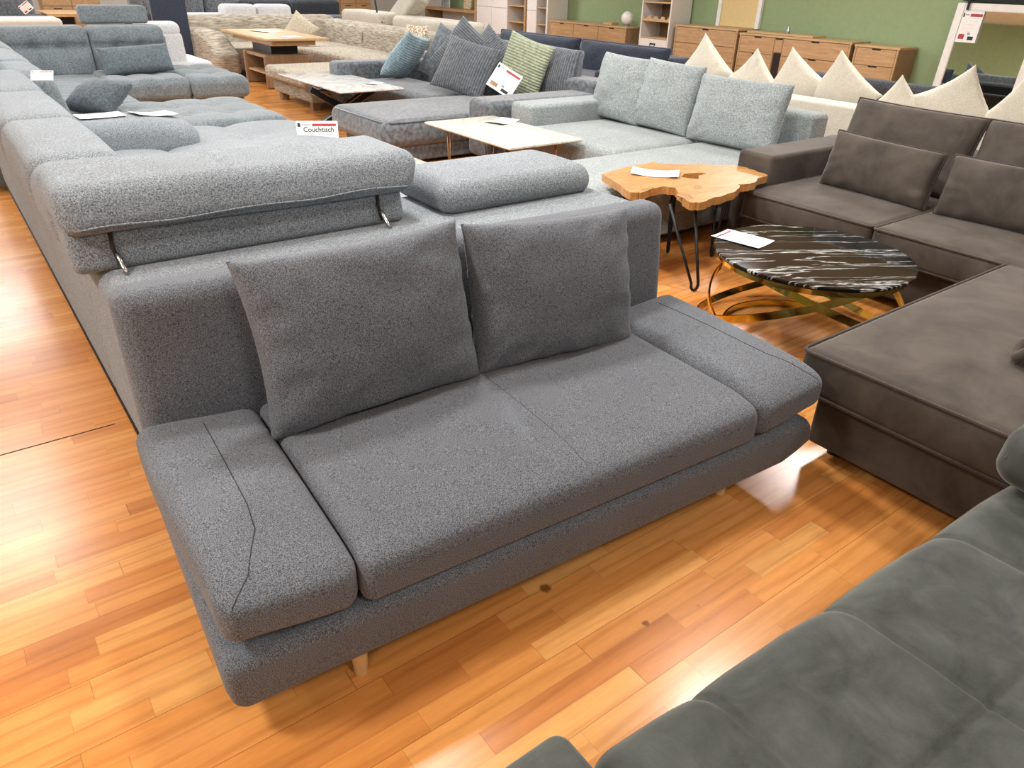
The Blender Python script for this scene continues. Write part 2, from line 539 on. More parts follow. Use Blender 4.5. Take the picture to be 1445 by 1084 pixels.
M_['cord_rib'] = woven('grey_ribbed_corduroy', S(92, 97, 104), S(122, 128, 135), 40, bstr=0.9, bdist=0.006, sheen=0.35, macro=0.1, detail=3, ribs=('X', 11, 0.5))
M_['cord_rib_h'] = woven('grey_cross_ribbed_corduroy', S(92, 97, 104), S(122, 128, 135), 40, bstr=0.9, bdist=0.006, sheen=0.35, macro=0.1, detail=3, ribs=('Z', 11, 0.5))
M_['blue_cord'] = woven('pale_blue_corduroy', S(122, 148, 160), S(158, 182, 192), 30, bstr=0.8, bdist=0.005, sheen=0.35, detail=3, ribs=('Z', 11, 0.2))
M_['green_cord'] = woven('sage_corduroy', S(142, 150, 126), S(172, 179, 152), 30, bstr=0.9, bdist=0.006, sheen=0.35, detail=3, ribs=('Z', 11, 0.15))
M_['navy'] = woven('navy_cloth', S(34, 40, 54), S(62, 70, 86), 90, sheen=0.25)
M_['lumbar_cloth'] = woven('slate_chenille', S(86, 96, 102), S(114, 124, 129), 60, sheen=0.3)
M_['dark_cloth'] = woven('dark_grey_chenille', S(66, 74, 80), S(92, 101, 107), 50, sheen=0.3)
M_['black_cloth'] = woven('charcoal_cloth', S(40, 42, 48), S(70, 72, 78), 60, sheen=0.2)
M_['light_grey'] = woven('light_grey_weave', S(116, 124, 126), S(170, 178, 178), 110, bstr=0.4, sheen=0.2, detail=3)
M_['cream'] = woven('cream_cloth', S(200, 193, 178), S(222, 216, 202), 130, bstr=0.3, sheen=0.2, detail=3)
M_['cream_boucle'] = woven('cream_boucle', S(170, 160, 142), S(226, 220, 206), 90, bstr=0.8, bdist=0.006, sheen=0.2, detail=3)
M_['white_cloth'] = woven('white_cloth', S(205, 206, 208), S(230, 231, 233), 70, sheen=0.1)
M_['brown'] = velvet('brown_velvet', S(48, 42, 38), S(90, 82, 74), 4.5, 0.3, (1, 0.94, 0.9), nap=0.6)
M_['brown_pipe'] = velvet('brown_piping', S(50, 42, 37), S(70, 60, 53), 12, 0.25, (1, 0.92, 0.85))
M_['green_velvet'] = velvet('grey_green_velvet', S(46, 50, 48), S(84, 88, 83), 8.0, 0.4, (0.96, 1, 0.95), nap=0.5, detail=7)
M_['oak'] = wood('oak', S(146, 112, 76), S(176, 140, 100), S(198, 166, 124), (6, 0.9, 9), 2.6)
M_['oak_top'] = wood('oak_top', S(164, 130, 90), S(190, 156, 112), S(208, 178, 136), (9, 0.9, 6), 2.6)
M_['oak_dark'] = wood('oak_dark', S(112, 86, 60), S(142, 112, 82), S(164, 134, 100), (9, 9, 0.9), 2.6)
M_['teak'] = wood('teak_slab', S(146, 98, 52), S(180, 130, 74), S(202, 156, 98), (2.0, 9, 9), 1.6, 0.4)
M_['knot'] = wood('knot_wood', S(84, 54, 30), S(150, 106, 62), S(196, 150, 96), (14, 3, 3), 4)
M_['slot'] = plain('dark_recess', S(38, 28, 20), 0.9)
M_['black_metal'] = plain('black_metal', S(22, 22, 24), 0.45, 0.3)
M_['steel'] = plain('brushed_steel', S(170, 172, 175), 0.25, 1.0)
M_['gold'] = plain('polished_gold', S(240, 214, 112), 0.10, 1.0)
M_['copper'] = plain('copper_wire', S(176, 138, 100), 0.3, 0.9)
M_['black_marble'] = marble('black_marble_glass', S(14, 15, 16), S(190, 194, 194), 1.5, 0.018, 0.04, (0.8, 8.0, 1), (0, 0, R(30)), 0.35, S(24, 28, 26))
M_['white_marble'] = marble('white_marble', S(236, 236, 232), S(206, 206, 204), 1.4, 0.05, 0.12)
M_['cream_marble'] = marble('cream_marble', S(224, 224, 208), S(202, 204, 192), 1.6, 0.06, 0.08)
M_['white_lacquer'] = plain('white_lacquer', S(226, 222, 218), 0.35)
M_['white_frame'] = plain('white_frame', S(232, 230, 224), 0.5)
M_['grey_plastic'] = plain('black_plastic', S(18, 18, 18), 0.5)
M_['paper'] = plain('white_paper', S(238, 238, 236), 0.7)
M_['ink'] = plain('dark_ink', S(48, 48, 52), 0.8)
M_['grey_ink'] = plain('grey_ink', S(150, 150, 154), 0.8)
M_['red_ink'] = plain('red_print', S(178, 58, 72), 0.7)
M_['pink_ink'] = plain('faded_red_print', S(214, 160, 160), 0.7)
M_['mirror'] = plain('mirror_glass', S(240, 244, 240), 0.02, 1.0)
M_['tan_paint'] = plain('tan_panel', S(222, 196, 140), 0.7)
M_['globe'] = plain('opal_glass', S(240, 238, 232), 0.3)
M_['print_pic'] = marble('patterned_print', S(232, 230, 226), S(60, 60, 74), 16, 0.12, 0.5)
M_['capiz'] = woven('tan_fibre', S(170, 150, 110), S(226, 212, 180), 26)
M_['mosaic'] = wood('grey_driftwood', S(120, 108, 96), S(160, 148, 134), S(190, 178, 160), (6, 1, 6), 3)
M_['red'] = plain('red_plastic', S(170, 40, 44), 0.6)

# ------------------------------------------------------------------ the room
XW = 12.2; YF = 21.6; XL = -7.0; YN = -5.0; YG = 19.7
struct(MB().box(XL, XW + 0.1, YN, YF + 0.1, -0.1, 0.0).build('floor', M_['floor'], smooth=False))
struct(MB().box(XL, XW + 0.1, YN, YF + 0.1, CEIL, CEIL + 0.1).build('ceiling', M_['ceiling'], smooth=False))
struct(MB().box(XW, XW + 0.1, YN, YG, 0, CEIL).build('wall_right', M_['green_wall'], smooth=False))
struct(MB().box(XW, XW + 0.1, YG, YF, 0, CEIL).build('wall_corner', M_['white_wall'], smooth=False))
struct(MB().box(XL, XW + 0.1, YF, YF + 0.1, 0, CEIL).build('wall_far', M_['white_wall'], smooth=False))
struct(MB().box(XL - 0.1, XL, YN, YF, 0, CEIL).build('wall_left', M_['green_wall'], smooth=False))
struct(MB().box(XL, XW + 0.1, YN - 0.1, YN, 0, CEIL).build('wall_near', M_['white_wall'], smooth=False))
struct(MB().box(XW - 0.015, XW, YN, YG, 0, 0.08).build('baseboard_right', M_['white_frame'], smooth=False))
# worn joint between two floor boards on the left
struct(MB().box(-1.2, 0.23, 2.887, 2.893, 0.0, 0.0008).build('trim_1', M_['slot'], smooth=False))

# ------------------------------------------------------------------ front sofa
TW = M_['twill']
sofa = thing('sofa_bed', 'low dark grey twill sofa with flat folded-out arms and beech legs', 'sofa', (0.165, 1.21, 0), R(-3.3))
def d_base(p, n):
    # flush front, the ends swell out and are rounded off below
    e = smoothstep(0.90, 1.0, abs(n[0]))
    if n[2] < 0: p.z += (0.0 if n[0] < 0 else 0.05) * e * e * -n[2]
    p.x -= n[0] * 0.05 * smoothstep(-0.1, -1, n[2]) * (0.3 if n[0] < 0 else 1.0)
    if n[0] > 0: p.x -= 0.03 * smoothstep(0.2, 1, n[2]) * n[0]
    if n[1] < 0: p.y += 0.02 * smoothstep(0.0, -1, n[2])
    return p
MB().rbox(0.0, 2.06, 0.0, 0.83, 0.085, 0.268, 0.035, 0.06, d_base, m=5).build('base', TW, sofa, sharp=180)
def crown(p, n):
    """the pads' front edge is rolled over the top, tight underneath"""
    t = max(0.0, n[2])
    if n[1] < 0:
        w = smoothstep(-0.3, -1.0, n[1])
        p.y += 0.034 * (t ** 2.5) * w
        p.z -= 0.014 * smoothstep(-0.72, -1.0, n[1]) * t
    return p
def d_seat(p, n):
    p = crown(p, n)
    if n[2] > 0.5:
        p.z += 0.014 * (1 - n[0] ** 2) * (1 - n[1] ** 2) - 0.004 * math.exp(-((p.x - 1.03) / 0.012) ** 2)
    return p
seat_ = MB().rbox(0.337, 1.723, 0.0, 0.83, 0.272, 0.424, 0.032, 0.025, d_seat, m=5).build('seat', TW, sofa, sharp=180)
def arm(side):
    def d(p, n):
        p = crown(p, n)
        u = smoothstep(-1.0, 1, n[0] * side)
        if n[2] <= 0: p.z += 0.036 * u
        else: p.z += (0.036 * (1 - n[2]) + 0.022 * n[2]) * u + 0.014 * (1 - n[1] ** 2) * (1 - n[0] ** 2) * n[2]
        # the pad narrows a little towards the front
        if n[0] * side > 0: p.x -= side * 0.03 * n[0] * side * smoothstep(0.6, -1, n[1])
        return p
    x0, x1 = (1.727, 2.085) if side > 0 else (-0.015, 0.333)
    return MB().rbox(x0, x1, 0.0, 0.825, 0.272, 0.434, 0.05, 0.025, d, m=6).build('armrest', TW, sofa, sharp=180)
aL = arm(-1); aR = arm(1)
def seam_on(obj_parent, pts, r=0.0014, name='seam'):
    MB().tube(pts, r, n=5).build(name, M_['twill_dark'], obj_parent, sharp=180)
bpy.context.view_layer.update()
def surface_z(o, x, y):
    """height of a part's top at local x, y"""
    hit, loc, nrm, _ = o.ray_cast(Vector((x, y, 2.0)), Vector((0, 0, -1)))
    return loc.z if hit else None
for (o, line) in ((aL, [(0.165, 0.80), (0.165, 0.30), (0.155, 0.20), (0.10, 0.07), (0.04, 0.005)]), (aR, [(1.95, 0.80), (1.95, 0.30), (1.955, 0.20), (1.99, 0.07), (2.02, 0.005)])):
    pts = []
    for (a, b) in zip(line[:-1], line[1:]):
        for i in range(8):
            x = a[0] + (b[0] - a[0]) * i / 8; y = a[1] + (b[1] - a[1]) * i / 8
            z = surface_z(o, x, y)
            if z: pts.append((x, y, z + 0.0002))
    seam_on(o, pts)
seam_on(seat_, [(1.03, 0.80 - 0.78 * i / 30, (surface_z(seat_, 1.03, 0.80 - 0.78 * i / 30) or 0.42) - 0.0003) for i in range(31)], 0.0010)
def d_back(p, n):
    p.y += 0.035 * smoothstep(-0.2, 1, n[2]) - 0.012 * (1 - n[0] ** 2) * (1 - n[2] ** 2) * (1 if n[1] < 0 else 0)
    return p
MB().rbox(0.015, 2.045, 0.815, 0.965, 0.085, 0.825, 0.055, 0.08, d_back, m=5).build('backrest', TW, sofa, sharp=180)
for (x, y) in ((0.325, 0.06), (1.72, 0.10), (0.325, 0.74), (1.72, 0.74)):
    MB().cyl((x, y, 0.0), (x, y, 0.125), 0.017, 0.026, 20).build('leg', M_['beech'], sofa)
pillow('back_cushion', 'grey twill back cushion at the open left end of the low grey sofa', 'cushion', TW,
       (0.875, 1.79, 0.412), R(-2), R(16), R(-1.0), 0.72, 0.525, 0.21, 'back cushions on the low grey sofa', seed=3, pinch=0.065, power=0.36, wrinkle=0.011)
pillow('back_cushion', 'grey twill back cushion nearer the gold table, overlapping its twin', 'cushion', TW,
       (1.556, 1.76, 0.405), R(-4), R(15), R(2.5), 0.69, 0.505, 0.20, 'back cushions on the low grey sofa', seed=8, pinch=0.06, power=0.36, wrinkle=0.011)

# ------------------------------------------------------------------ boucle corner sofa
BO = M_['boucle']
bs = thing('corner_sofa', 'pale grey curly boucle corner sofa seen from behind, one headrest raised', 'sofa', (0.26, 2.22, 0))
W_ = dict(world=True, sharp=180)
MB().rbox(0.27, 2.50, 2.235, 2.98, 0.04, 0.715, 0.06, 0.15).build('back_frame', BO, bs, **W_)
MB().rbox(0.27, 0.66, 2.9, 6.92, 0.04, 0.70, 0.06, 0.2).build('side_frame', BO, bs, **W_)
def d_roll(p, n):
    if n[2] > 0: p.z += 0.012 * (1 - n[1] ** 2)
    return p
for (y0, y1) in ((2.98, 3.53), (3.535, 4.60), (4.605, 5.68), (5.685, 6.88)):
    MB().rbox(0.215, 0.60, y0, y1, 0.66, 0.905, 0.09, 0.12, d_roll).build('headrest', BO, bs, **W_)
# raised headrest: a rear panel under an overhanging padded roll
def tilt(p, n):
    p.y += 0.22 * (p.z - 0.71)
    return p
MB().rbox(0.212, 1.425, 2.60, 2.80, 0.712, 0.90, 0.03, 0.1, tilt).build('headrest_panel', BO, bs, **W_)
def d_flap(p, n):
    p.y += 0.42 * (p.z - 0.84)
    p.z += 0.004 * math.sin(p.x * 4)
    if n[0] > 0.5: p.x += 0.04 * smoothstep(-1, 0.6, n[2])
    return p
MB().rbox(0.205, 1.47, 2.575, 3.0, 0.835, 0.985, 0.055, 0.06, d_flap).build('headrest', BO, bs, **W_)
MB().tube([(0.24 + 1.18 * i / 24, 2.571 + 0.003 * math.sin(i), 0.868 + 0.004 * math.sin(i * 0.7)) for i in range(25)], 0.0035, n=6).build('seam', BO, bs, **W_)
for x in (0.345, 1.31):
    MB().tube([(x, 2.625, 0.85), (x - 0.006, 2.608, 0.79), (x + 0.004, 2.598, 0.735)], 0.007, n=6).build('slit', M_['slot'], bs, **W_)
    MB().tube([(x, 2.596, 0.775), (x + 0.004, 2.585, 0.75), (x + 0.006, 2.565, 0.735), (x + 0.009, 2.54, 0.712)], 0.008, n=8).build('hinge_bracket', M_['steel'], bs, **W_)
def d_hr2(p, n):
    p.z += 0.012 * (1 - n[1] ** 2) * (n[2] > 0) ; p.y += 0.10 * (p.z - 0.71)
    return p
MB().rbox(1.585, 2.42, 2.55, 3.03, 0.705, 0.835, 0.065, 0.1, d_hr2).build('headrest', BO, bs, **W_)
def tuft(x0, dx, y0, dy, a, g, sx=0.035, base=0.0, exp=0.7):
    def d(p, n):
        if n[2] > 0.3:
            u = (p.x - x0) / dx; v = (p.y - y0) / dy
            b = (abs(math.sin(math.pi * u)) ** exp) * (abs(math.sin(math.pi * v)) ** exp)
            k = smoothstep(0.3, 0.95, n[2])
            p.z += k * (a * b)
            du = (u - round(u)) * dx; dv = (v - round(v)) * dy
            p.z -= k * g * math.exp(-(du * du + dv * dv) / (sx * sx))
        return p
    return d
MB().rbox(0.62, 2.56, 2.96, 6.74, 0.17, 0.415, 0.06, 0.05, tuft(0.62, 0.65, 2.96, 0.63, 0.045, 0.04, 0.08, exp=0.5)).build('seat', M_['boucle_seat'], bs, **W_)
MB().tube([(0.268, 2.3, 0.12), (0.268, 6.9, 0.12)], 0.006, n=6).build('seam', M_['slot'], bs, **W_)
MB().box(0.70, 2.48, 3.0, 6.66, 0.04, 0.19).build('plinth', BO, bs, world=True)
def d_arm(p, n):
    if n[2] > 0.2: p.z += 0.015 * (1 - n[1] ** 2) - 0.05 * smoothstep(0.2, 1, n[0])
    return p
MB().rbox(0.62, 1.53, 5.86, 6.36, 0.36, 0.635, 0.10, 0.08, d_arm).build('armrest', M_['teal'] if False else BO, bs, **W_)

# papers and tags
def paper(name, label, loc, w, h, rotz=0.0, tilt_=(0, 0), curl=0.0, group=None, cat='price sheet', ink=True):
    t = thing(name, label, cat, loc, group=group, rot=(tilt_[0], tilt_[1], rotz))
    m = MB(); n = 8; V = []; F = []
    zf = lambda x, y: 0.0012 + curl * (abs(x / (w / 2)) ** 2.2)
    for i in range(n + 1):
        for j in range(n + 1):
            x = -w / 2 + w * i / n; y = -h / 2 + h * j / n
            V.append((x, y, zf(x, y)))
    for i in range(n):
        for j in range(n):
            a = i * (n + 1) + j
            F.append((a, a + n + 1, a + n + 2, a + 1))
    m.add(V, F)
    m.add([(x, y, z - 0.0008) for (x, y, z) in V], [tuple(reversed(f)) for f in F])
    m.build('sheet', M_['paper'], t, sharp=180)
    if ink:
        for k, (a, b, wd, mt) in enumerate(((-0.42, 0.0, 0.05, 'ink'), (0.0, 0.42, 0.05, 'red_ink'), (-0.3, 0.2, 0.03, 'grey_ink'), (-0.34, 0.3, 0.02, 'grey_ink'), (-0.34, 0.34, 0.02, 'pink_ink'))):
            y = h * (0.40 if k < 2 else 0.30 - 0.16 * (k - 2))
            xs = [w * (a + (b - a) * q / 6) for q in range(7)]
            V = []
            for x in xs:
                V += [(x, y - h * wd / 2, zf(x, 0) + 0.0006), (x, y + h * wd / 2, zf(x, 0) + 0.0006)]
            MB().add(V, [(2 * q, 2 * q + 2, 2 * q + 3, 2 * q + 1) for q in range(6)]).build('print_line', M_[mt], t, smooth=False)
    return t
paper('price_sheet', 'white price sheet lying flat towards the wall end of the boucle armrest', (0.92, 6.12, 0.656), 0.30, 0.21, R(4), curl=0.004, group='sheets on the boucle armrest')
paper('price_sheet', 'curled white price sheet lying nearer the rounded tip of the boucle armrest', (1.27, 6.13, 0.640), 0.30, 0.21, R(14), (0, R(5)), 0.014, group='sheets on the boucle armrest')
def card(name, label, loc, rot, w, h, title=None, title_size=0.03, bar=(0.0, 0.46), group=None, pics=False, clip=False, cat='price card', rules=True):
    """upright printed card; local x right, y up, z out of the face"""
    t = thing(name, label, cat, loc, group=group, rot=rot)
    MB().box(-w / 2, w / 2, -h / 2, h / 2, -0.0015, 0.0).build('sheet', M_['paper'], t, smooth=False)
    e = 0.0006
    MB().box(-w * 0.47, -w * 0.40, h * 0.30, h * 0.43, 0, e).build('printed_square', M_['ink'], t, smooth=False)
    MB().box(w * bar[0] - w * 0.12, w * bar[1], h * 0.32, h * 0.41, 0, e).build('printed_bar', M_['red_ink'], t, smooth=False)
    MB().box(-w * 0.37, -w * 0.16, h * 0.36, h * 0.39, 0, e).build('print_line', M_['grey_ink'], t, smooth=False)
    if rules:
        for (a, b, y) in ((-0.45, 0.25, 0.07), (-0.4, 0.3, -0.06), (-0.4, 0.1, -0.14)):
            MB().box(w * a, w * b, h * y - 0.0008, h * y + 0.0008, 0, e).build('print_line', M_['pink_ink'], t, smooth=False)
    if title:
        text_part(title, title_size, M_['ink'], t, (-w * 0.34, h * 0.13, 0.0002))
    if pics:
        MB().box(-w * 0.40, -w * 0.12, -h * 0.40, -h * 0.24, 0, e).build('printed_picture', M_['red_ink'] if pics == 2 else M_['knot'], t, smooth=False)
        MB().box(w * 0.06, w * 0.34, -h * 0.42, -h * 0.30, 0, e).build('printed_picture', M_['ink'], t, smooth=False)
        MB().box(w * 0.0, w * 0.12, -h * 0.26, -h * 0.18, 0, e).build('printed_picture', M_['grey_ink'], t, smooth=False)
    return t

# ------------------------------------------------------------------ blue-grey tufted sofa beyond
TE = M_['teal']
ts = thing('tufted_sofa', 'big blue-grey tufted corner sofa with raised headrest beyond the boucle one', 'sofa', (0.8, 7.0, 0))
MB().rbox(0.62, 2.58, 6.84, 8.22, 0.18, 0.43, 0.06, 0.045, tuft(0.62, 0.39, 6.84, 0.46, 0.026, 0.032, 0.055)).build('chaise_seat', TE, ts, **W_)
MB().box(0.7, 2.5, 6.9, 8.15, 0.03, 0.2).build('plinth', TE, ts, world=True)
MB().rbox(0.80, 1.66, 8.2, 10.8, 0.18, 0.43, 0.06, 0.045, tuft(0.80, 0.86, 8.2, 0.2, 0.02, 0.0, 0.05)).build('seat', TE, ts, **W_)
MB().box(0.8, 1.6, 8.2, 11.2, 0.03, 0.2).build('plinth', TE, ts, world=True)
MB().rbox(1.60, 2.50, 9.66, 10.85, 0.22, 0.45, 0.07, 0.045, tuft(1.60, 0.30, 9.66, 0.6, 0.028, 0.032, 0.055)).build('seat', TE, ts, **W_)
MB().rbox(2.505, 3.17, 9.58, 11.1, 0.22, 0.45, 0.07, 0.045, tuft(2.505, 0.33, 9.58, 0.5, 0.026, 0.032, 0.055)).build('ottoman_seat', TE, ts, **W_)
MB().rbox(1.66, 2.50, 9.74, 10.8, 0.03, 0.26, 0.02, 0.3).build('plinth', TE, ts, **W_)
MB().rbox(2.51, 3.10, 9.66, 11.0, 0.03, 0.26, 0.02, 0.3).build('plinth', TE, ts, **W_)
MB().rbox(0.3, 2.62, 10.95, 11.5, 0.03, 0.84, 0.06, 0.3).build('back_frame', TE, ts, **W_)
MB().rbox(0.18, 0.62, 6.98, 11.4, 0.03, 0.70, 0.06, 0.3).build('side_frame', TE, ts, **W_)
def d_cush(x0, dx, zl, lean, y0):
    def d(p, n):
        if n[1] < -0.2:
            u = (p.x - x0) / dx
            k = smoothstep(-0.2, -0.9, n[1])
            du = (u - round(u)) * dx; dz = p.z - zl
            p.y -= k * 0.045 * abs(math.sin(math.pi * u)) ** 0.5 * (1 - n[2] ** 2) * (1 - math.exp(-(dz / 0.06) ** 2))
            p.y += k * (0.030 * math.exp(-(dz / 0.02) ** 2) + 0.055 * math.exp(-(du * du + dz * dz) / 0.0045)) * smoothstep(1.0, 0.85, abs(n[0]))
        p.y += lean * (p.z - y0)
        return p
    return d
MB().rbox(0.78, 1.69, 10.62, 11.0, 0.40, 0.95, 0.07, 0.04, d_cush(0.78, 0.30, 0.73, 0.22, 0.4)).build('back_pad', TE, ts, **W_)
MB().rbox(1.70, 2.55, 10.62, 11.0, 0.40, 0.95, 0.07, 0.04, d_cush(1.70, 0.28, 0.73, 0.22, 0.4)).build('back_pad', TE, ts, **W_)
def d_hr3(p, n):
    p.y += 0.25 * (p.z - 0.95)
    return p
MB().rbox(1.69, 2.47, 11.0, 11.18, 0.955, 1.16, 0.05, 0.1, d_hr3).build('headrest', TE, ts, **W_)
# left back: fat sloping pads, the nearest one with its headrest up
def d_pad(p, n):
    p.x -= 0.25 * (p.z - 0.4)
    if n[2] > 0.2: p.z += 0.02 * (1 - n[1] ** 2)
    return p
for (y0, y1) in ((6.98, 7.95), (7.97, 9.2), (9.22, 10.5)):
    MB().rbox(0.38, 0.90, y0, y1, 0.38, 0.86, 0.12, 0.08, d_pad).build('back_pad', TE, ts, **W_)
MB().rbox(0.26, 0.46, 7.05, 7.95, 0.86, 1.05, 0.08, 0.1).build('headrest', TE, ts, **W_)
pillow('lumbar_pillow', 'long blue-grey lumbar pillow on the tufted sofa under its raised headrest', 'cushion', M_['lumbar_cloth'],
       (2.10, 10.28, 0.46), R(2), R(18), R(-3), 0.80, 0.31, 0.24, seed=21, pinch=0.03, power=0.34)
pillow('throw_pillow', 'dark grey pillow slumped flat behind the boucle armrest', 'cushion', M_['dark_cloth'],
       (1.06, 7.72, 0.46), R(-50), R(60), R(4), 0.50, 0.40, 0.22, seed=22, pinch=0.05)
card('price_tag', 'white tag with red stripe hanging off the far end of the boucle back', (0.70, 6.80, 0.86), (R(40), 0, R(-20)), 0.15, 0.09, None, rules=False)

# ------------------------------------------------------------------ white recliner, upright navy panel and the far left corner
wr = thing('recliner', 'white recliner with rolled headrest behind the tufted sofa', 'armchair', (2.9, 12.0, 0))
MB().rbox(2.55, 3.34, 11.56, 12.7, 0.05, 0.44, 0.06, 0.3).build('seat', M_['white_cloth'], wr, **W_)
def d_lean(p, n):
    p.y += 0.22 * (p.z - 0.4)
    return p
MB().rbox(2.45, 3.02, 11.62, 11.9, 0.40, 0.80, 0.05, 0.2, d_lean).build('backrest', M_['white_cloth'], wr, **W_)
MB().rbox(2.43, 3.02, 11.62, 11.9, 0.745, 0.935, 0.09, 0.2, d_lean).build('headrest', M_['white_cloth'], wr, **W_)
np_ = thing('upholstered_panel', 'tall navy cloth-covered panel standing upright behind the white recliner', 'panel', (3.4, 14.2, 0))
MB().rbox(3.22, 3.78, 14.1, 14.22, 0.06, 1.5, 0.03, 0.3).build('panel_board', M_['navy'], np_, **W_)
for x in (3.28, 3.70): MB().box(x - 0.02, x + 0.02, 14.08, 14.24, 0, 0.07).build('foot', M_['black_metal'], np_, world=True)
gc = thing('armchair', 'dark grey armchair with a price tag in the far left corner', 'armchair', (1.6, 18, 0))
MB().rbox(1.0, 2.1, 17.5, 18.3, 0.0, 0.45, 0.06, 0.3).build('seat', M_['black_cloth'], gc, **W_)
MB().rbox(1.0, 2.05, 18.15, 18.45, 0.4, 1.08, 0.08, 0.3).build('backrest', M_['cord'], gc, **W_)
MB().rbox(1.85, 2.15, 17.5, 18.3, 0.3, 0.72, 0.06, 0.3).build('armrest', M_['black_cloth'], gc, **W_)
MB().rbox(0.9, 1.1, 17.5, 18.3, 0.3, 0.66, 0.06, 0.3).build('armrest', M_['black_cloth'], gc, **W_)
card('price_tag', 'white tag pinned askew on the dark armchair in the far corner', (1.83, 17.46, 0.86), (R(80), R(0), R(-12)), 0.20, 0.16, None, pics=2).rotation_euler.rotate_axis('Z', R(35))
cb = thing('bench_seat', 'cream bench seat at the far left between dark armchair and tufted sofa', 'bench', (1.2, 13.4, 0))
MB().rbox(0.5, 1.78, 13.1, 13.7, 0.1, 0.91, 0.06, 0.3).build('backrest', M_['cream'], cb, **W_)
MB().rbox(0.5, 1.78, 13.6, 14.4, 0.1, 0.45, 0.06, 0.3).build('seat', M_['cream'], cb, **W_)
ot = thing('coffee_table', 'small oak table in the far left corner before the oak dresser', 'table', (2.5, 18.2, 0))
MB().box(2.15, 2.85, 17.5, 19.1, 0.70, 0.75).build('tabletop', M_['oak_top'], ot, world=True)
MB().box(2.35, 2.65, 17.9, 18.7, 0.0, 0.70).build('pedestal', M_['black_metal'], ot, world=True)
def front_chest(name, label, x0, x1, y, depth, z0, z1, cols, rows, mat='oak', group=None, handles=True, legs=True):
    """chest whose fronts face the camera side (-Y)"""
    t = thing(name, label, 'dresser', ((x0 + x1) / 2, y, 0), group=group)
    MB().box(x0, x1, y, y + depth, z0, z1 - 0.03).build('body', M_['oak_dark'], t, world=True, smooth=False)
    MB().box(x0 - 0.01, x1 + 0.01, y - 0.02, y + depth, z1 - 0.03, z1).build('top_board', M_['oak_top'], t, world=True, smooth=False)
    for i in range(cols):
        for j in range(rows):
            a = x0 + (x1 - x0) * i / cols + 0.008; b = x0 + (x1 - x0) * (i + 1) / cols - 0.008
            c = z0 + (z1 - 0.03 - z0) * j / rows + 0.006; d = z0 + (z1 - 0.03 - z0) * (j + 1) / rows - 0.006
            dr = MB().box(a, b, y - 0.018, y, c, d).build('drawer', M_[mat], t, world=True, smooth=False)
            if handles:
                MB().box((a + b) / 2 - 0.08, (a + b) / 2 + 0.08, y - 0.03, y - 0.018, d - 0.05, d - 0.035).build('handle', M_['black_metal'], dr, world=True, smooth=False)
    for x in (x0 + 0.05, x1 - 0.05):
        MB().box(x - 0.025, x + 0.025, y + 0.02, y + 0.06, 0, z0).build('leg', M_['oak_dark'], t, world=True, smooth=False)
    return t
front_chest('oak_dresser', 'oak dresser in the far left corner behind the small oak table', 2.42, 3.55, 20.1, 0.5, 0.1, 1.15, 2, 3)
front_chest('oak_dresser', 'oak dresser with dark bar handles on the far wall behind the charcoal sofa', 8.9, 10.25, 20.2, 0.5, 0.1, 1.15, 3, 4)

# ------------------------------------------------------------------ beige striped corner sofa
BE = M_['beige']; BT = M_['beige_top']
be = thing('corner_sofa', 'beige striped corner sofa with a rounded arm around the raised oak table', 'sofa', (5.2, 12.5, 0))
def d_bk(p, n):
    p.z += 0.0
    return p
MB().rbox(3.92, 6.75, 14.75, 15.25, 0.06, 0.86, 0.14, 0.3).build('backrest', BE, be, **W_)
MB().rbox(6.42, 6.95, 9.4, 15.0, 0.06, 0.80, 0.14, 0.3).build('backrest', BE, be, **W_)
def d_armD(p, n):
    # the arm's top rolls down towards the front
    k = smoothstep(0.1, -1.0, n[1])
    p.z -= (p.z - 0.06) * 0.42 * k * k
    return p
MB().rbox(3.82, 4.22, 13.0, 14.9, 0.06, 0.68, 0.12, 0.12, d_armD).build('armrest', BE, be, **W_)
MB().rbox(4.2, 6.45, 13.35, 14.8, 0.10, 0.43, 0.06, 0.3).build('seat', BT, be, **W_)
MB().rbox(5.4, 6.45, 9.5, 13.5, 0.10, 0.43, 0.06, 0.3).build('seat', BT, be, **W_)
MB().rbox(3.84, 5.5, 9.47, 10.95, 0.27, 0.44, 0.06, 0.15).build('chaise_seat', BT, be, **W_)
MB().rbox(3.92, 5.5, 9.53, 10.85, 0.10, 0.30, 0.02, 0.3).build('chaise_base', BE, be, **W_)
for (x, y) in ((4.0, 9.64), (4.0, 10.70), (5.3, 9.64), (5.3, 10.7)):
    MB().box(x - 0.05, x + 0.05, y - 0.05, y + 0.05, 0, 0.12).build('leg', M_['oak_dark'], be, world=True, smooth=False)
for (y, z) in ((13.05, 0.46), (11.5, 0.46)):
    MB().tube([(6.40, y, 0.5), (6.405, y, 0.66), (6.47, y, 0.76), (6.58, y, 0.805)], 0.01, n=6).build('seam', M_['beige_plain'], be, **W_)
pillow('throw_pillow', 'plain beige pillow standing on its point behind the raised oak table', 'cushion', M_['beige_plain'],
       (5.50, 13.6, 0.66), R(-35), R(15), R(36), 0.50, 0.50, 0.16, seed=31, center=True)
pillow('throw_pillow', 'speckled cream and tan pillow on the beige sofa beside the blue pillow', 'cushion', M_['leopard'],
       (6.18, 10.85, 0.43), R(-80), R(12), R(0), 0.52, 0.50, 0.15, seed=32)
